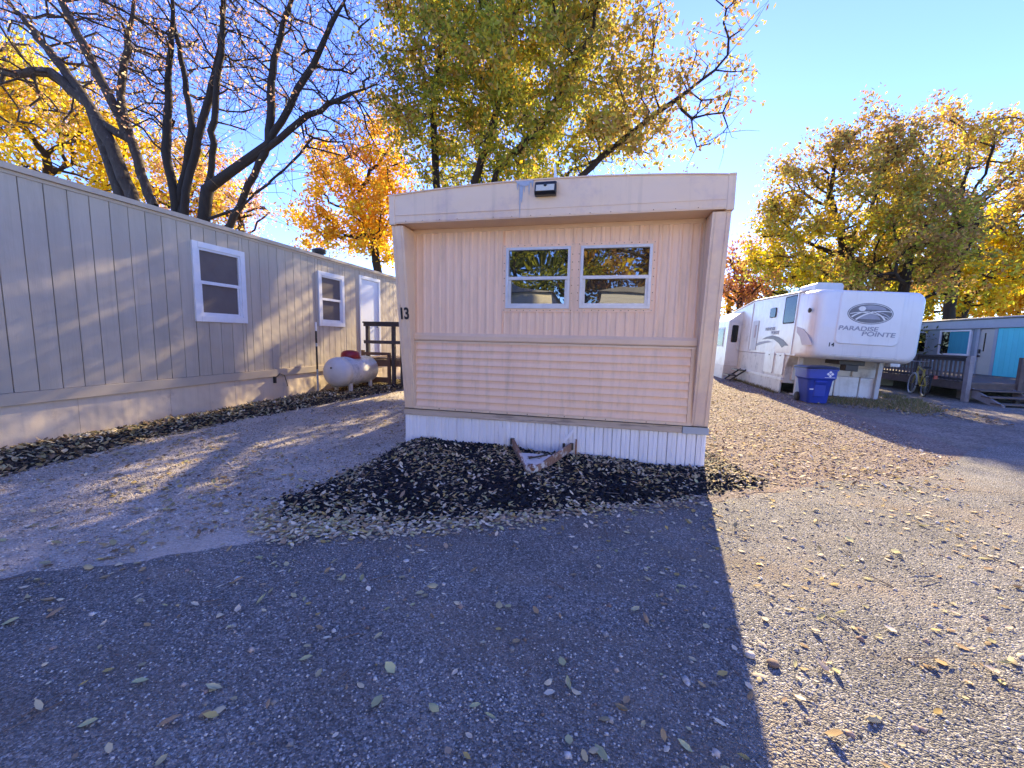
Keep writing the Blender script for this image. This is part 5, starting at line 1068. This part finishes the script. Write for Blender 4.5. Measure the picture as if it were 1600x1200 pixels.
# twigs fallen on bed and road
def sticks(name, pts, z, L, seed):
    r = np.random.default_rng(seed); n = len(pts); a = r.random(n)*6.28; d = np.stack([np.cos(a), np.sin(a), r.normal(0, 0.12, n)], 1)*(L*(0.4+r.random(n)))[:, None]/2
    P = np.column_stack([pts, z+0.004+np.abs(d[:, 2])]); V, Fs = tubes(P-d, P+d, np.full(n, 0.0035), np.full(n, 0.002), 4)
    return tag(soup(name, V, Fs, 'deck_grey'), kind='stuff')
pts = scatter(BED, 120, 97, bed_d); sticks('mulch_twigs', pts, bed_z(pts)+0.025, 0.16, 98)
pts = scatter(ROAD, 90, 99); sticks('road_twigs', pts, np.full(90, 0.010), 0.13, 100)
# dry grass and weeds round the trailer
def grass(name, poly, n, h, seed, cols):
    r = np.random.default_rng(seed); pts = scatter(poly, n, seed); d = np.column_stack([r.normal(0, 0.45, (n, 2)), np.ones(n)]); hh = h*(0.3+r.random(n))[:, None]
    p = np.column_stack([pts, np.zeros(n)]); s = norm(np.cross(d, r.normal(size=(n, 3))))*0.006
    V = np.stack([p-s, p+s, p+d*hh], 1).reshape(-1, 3); C = np.array(cols)[r.integers(0, len(cols), n)]
    return tag(soup(name, V, np.arange(3*n).reshape(-1, 3), 'fallen', None, np.repeat(C, 3, 0)), kind='stuff')
grass('dry_grass', wob([(5.6, 12.0), (6.2, 11.3), (6.8, 10.7), (7.6, 11.2), (8.4, 13.2), (8.3, 15), (7.8, 15), (7.6, 13.1), (5.6, 13.0)], 0.2, 0.14, 8), 3400, 0.10, 91, [(0.20, 0.19, 0.06), (0.30, 0.24, 0.11), (0.14, 0.16, 0.04), (0.36, 0.27, 0.14)])
grass('dry_grass_edge', [(4.85, 13.6), (5.06, 13.6), (5.06, 18.0), (4.9, 18)], 900, 0.10, 92, [(0.24, 0.18, 0.08), (0.16, 0.15, 0.05)])
pts = scatter(np.array([(4.9, 11.6), (6.2, 10.5), (7.6, 9.6), (8.2, 11), (8.4, 14), (5.2, 14)]), 1500, 93); litter('trailer_leaf_litter', pts, 0.006, DRY, 0.06, 94, 0.4)

# single leaves lying near on the road
shared = []
r = np.random.default_rng(101)
for k in range(12):
    V, Fs, C8 = leaf_mesh(np.zeros((1, 3)), np.zeros(1), np.array([r.normal(0, 0.2)]), np.array([0.062*(0.8+0.4*r.random())]), np.array([0.027*(0.8+0.5*r.random())]), ((PALE[[1, 5, 2, 6, 4, 5, 6, 3][k]]*[1.1, 1.1, 1.25, 1.1, 0.9, 1.4, 1.0, 1.1][k]) if k < 8 else (DRY[[4, 1, 3, 0][k-8]]*1.2))[None], 'x', r, 0.2+0.4*r.random(), 0.2+0.7*r.random())
    me = bpy.data.meshes.new('fallen_leaf'); me.from_pydata([tuple(v) for v in V], [], [tuple(f) for f in Fs]); a = me.attributes.new('col', 'FLOAT_COLOR', 'POINT')
    a.data.foreach_set('color', np.column_stack([C8, np.ones(len(C8))]).astype(np.float32).ravel()); me.materials.append(MATS['fallen']); me.polygons.foreach_set('use_smooth', np.ones(len(me.polygons), bool)); me.update(); shared.append(me)
def place_leaf(x, y, k, yaw, sc_, label, group):
    o = bpy.data.objects.new('fallen_leaf', shared[k]); COL.objects.link(o); o.location = (x, y, 0.0125); o.rotation_euler = (0, 0, yaw); o.scale = (sc_,)*3
    return tag(o, label, 'leaf', group)
SPEC = [(1070, 1172, 0.9, 'large yellow green leaf at the bottom edge beside the shadow line', 5, 2.6), (1124, 1135, 1.0, 'pale pointed leaf just above the largest leaf near the shadow line', 6, 2.9), (335, 1080, 1.25, 'long pale leaf pair lying in the lower left of the asphalt', 2, 0.1), (138, 1137, 1.1, 'long greenish leaf near the bottom left corner', 5, 0.5),
        (265, 1135, 1.2, 'brown curled leaf near the bottom left of the asphalt', 4, 0.6), (742, 1108, 0.8, 'bright yellow green leaf at the bottom centre of the shaded asphalt', 5, 0.2), (766, 1124, 0.7, 'small pale green leaf right below the bottom centre leaf', 1, 3.0), (216, 936, 1.0, 'whitish upright leaf on the upper left of the asphalt', 6, 0.9),
        (888, 1072, 0.9, 'left leaf of the crossed pair in the middle of the asphalt', 1, 1.9), (900, 1086, 0.9, 'right leaf of the crossed pair in the middle of the asphalt', 0, 2.6), (478, 1034, 1.0, 'pale green leaf in the left centre of the shaded asphalt', 5, 0.4)]
for x, y, s, lb, k, yaw in SPEC: q = gp(x, y); place_leaf(q[0], q[1], k, yaw, s, lb, None)
cnt = 0; hubs = [(r.uniform(0, 1100), r.uniform(860, 1010)) for _ in range(26)]+[(r.uniform(1150, 1600), r.uniform(790, 1100)) for _ in range(16)]
while cnt < 175:
    if r.random() < 0.62: h_ = hubs[int(r.integers(0, len(hubs)))]; px_, py_ = h_[0]+r.normal(0, 34), h_[1]+r.normal(0, 16)
    else: px_, py_ = (r.uniform(0, 1100), 860+330*r.random()**1.6) if r.random() < 0.6 else (r.uniform(1140, 1600), 780+400*r.random()**1.3)
    if not (0 < px_ < 1600 and py_ < 1195) or py_ < (912-px_*0.155 if px_ < 480 else 845-(px_-480)*0.09 if px_ < 1110 else 775): continue
    q = gp(px_, py_); edge = 1110+(py_-785)*0.214; o_sc = 0.35+0.8*r.random()**1.6
    o = place_leaf(q[0], q[1], int(r.integers(0, len(shared))), r.random()*6.28, o_sc,
               'small pale fallen leaf on the shaded blue grey asphalt' if px_ < edge else 'small pale fallen leaf on the sunlit speckled asphalt', 'leaves on the shaded asphalt' if px_ < edge else 'leaves on the sunlit asphalt')
    o.scale[1] *= r.uniform(0.8, 1.7); o.scale[2] *= r.uniform(0.7, 1.8); cnt += 1
for x, y, s, mt, lb in ((1172, 1029, 0.026, 'stone_pale', 'pale pebble on the sunlit asphalt beside the shadow line'), (1208, 1043, 0.030, 'stone_brown', 'brown pebble right of the pale one on the sunlit asphalt'), (1140, 1018, 0.0, '', '')):
    if not s: continue
    q = gp(x, y); rr2 = np.random.default_rng(x); b = MB(); prof = [(0.3, -0.3), (0.85, -0.15), (1.0, 0.15), (0.7, 0.5), (0.2, 0.62)]
    rings = [[(q[0]+s*pr*math.cos(j*0.785)*rr2.uniform(0.8, 1.15), q[1]+s*pr*math.sin(j*0.785)*rr2.uniform(0.7, 1.0), 0.016+s*t) for j in range(8)] for pr, t in prof]
    o = b.rings(rings).build('pebble', mt, None, True); tag(o, lb, 'pebble')
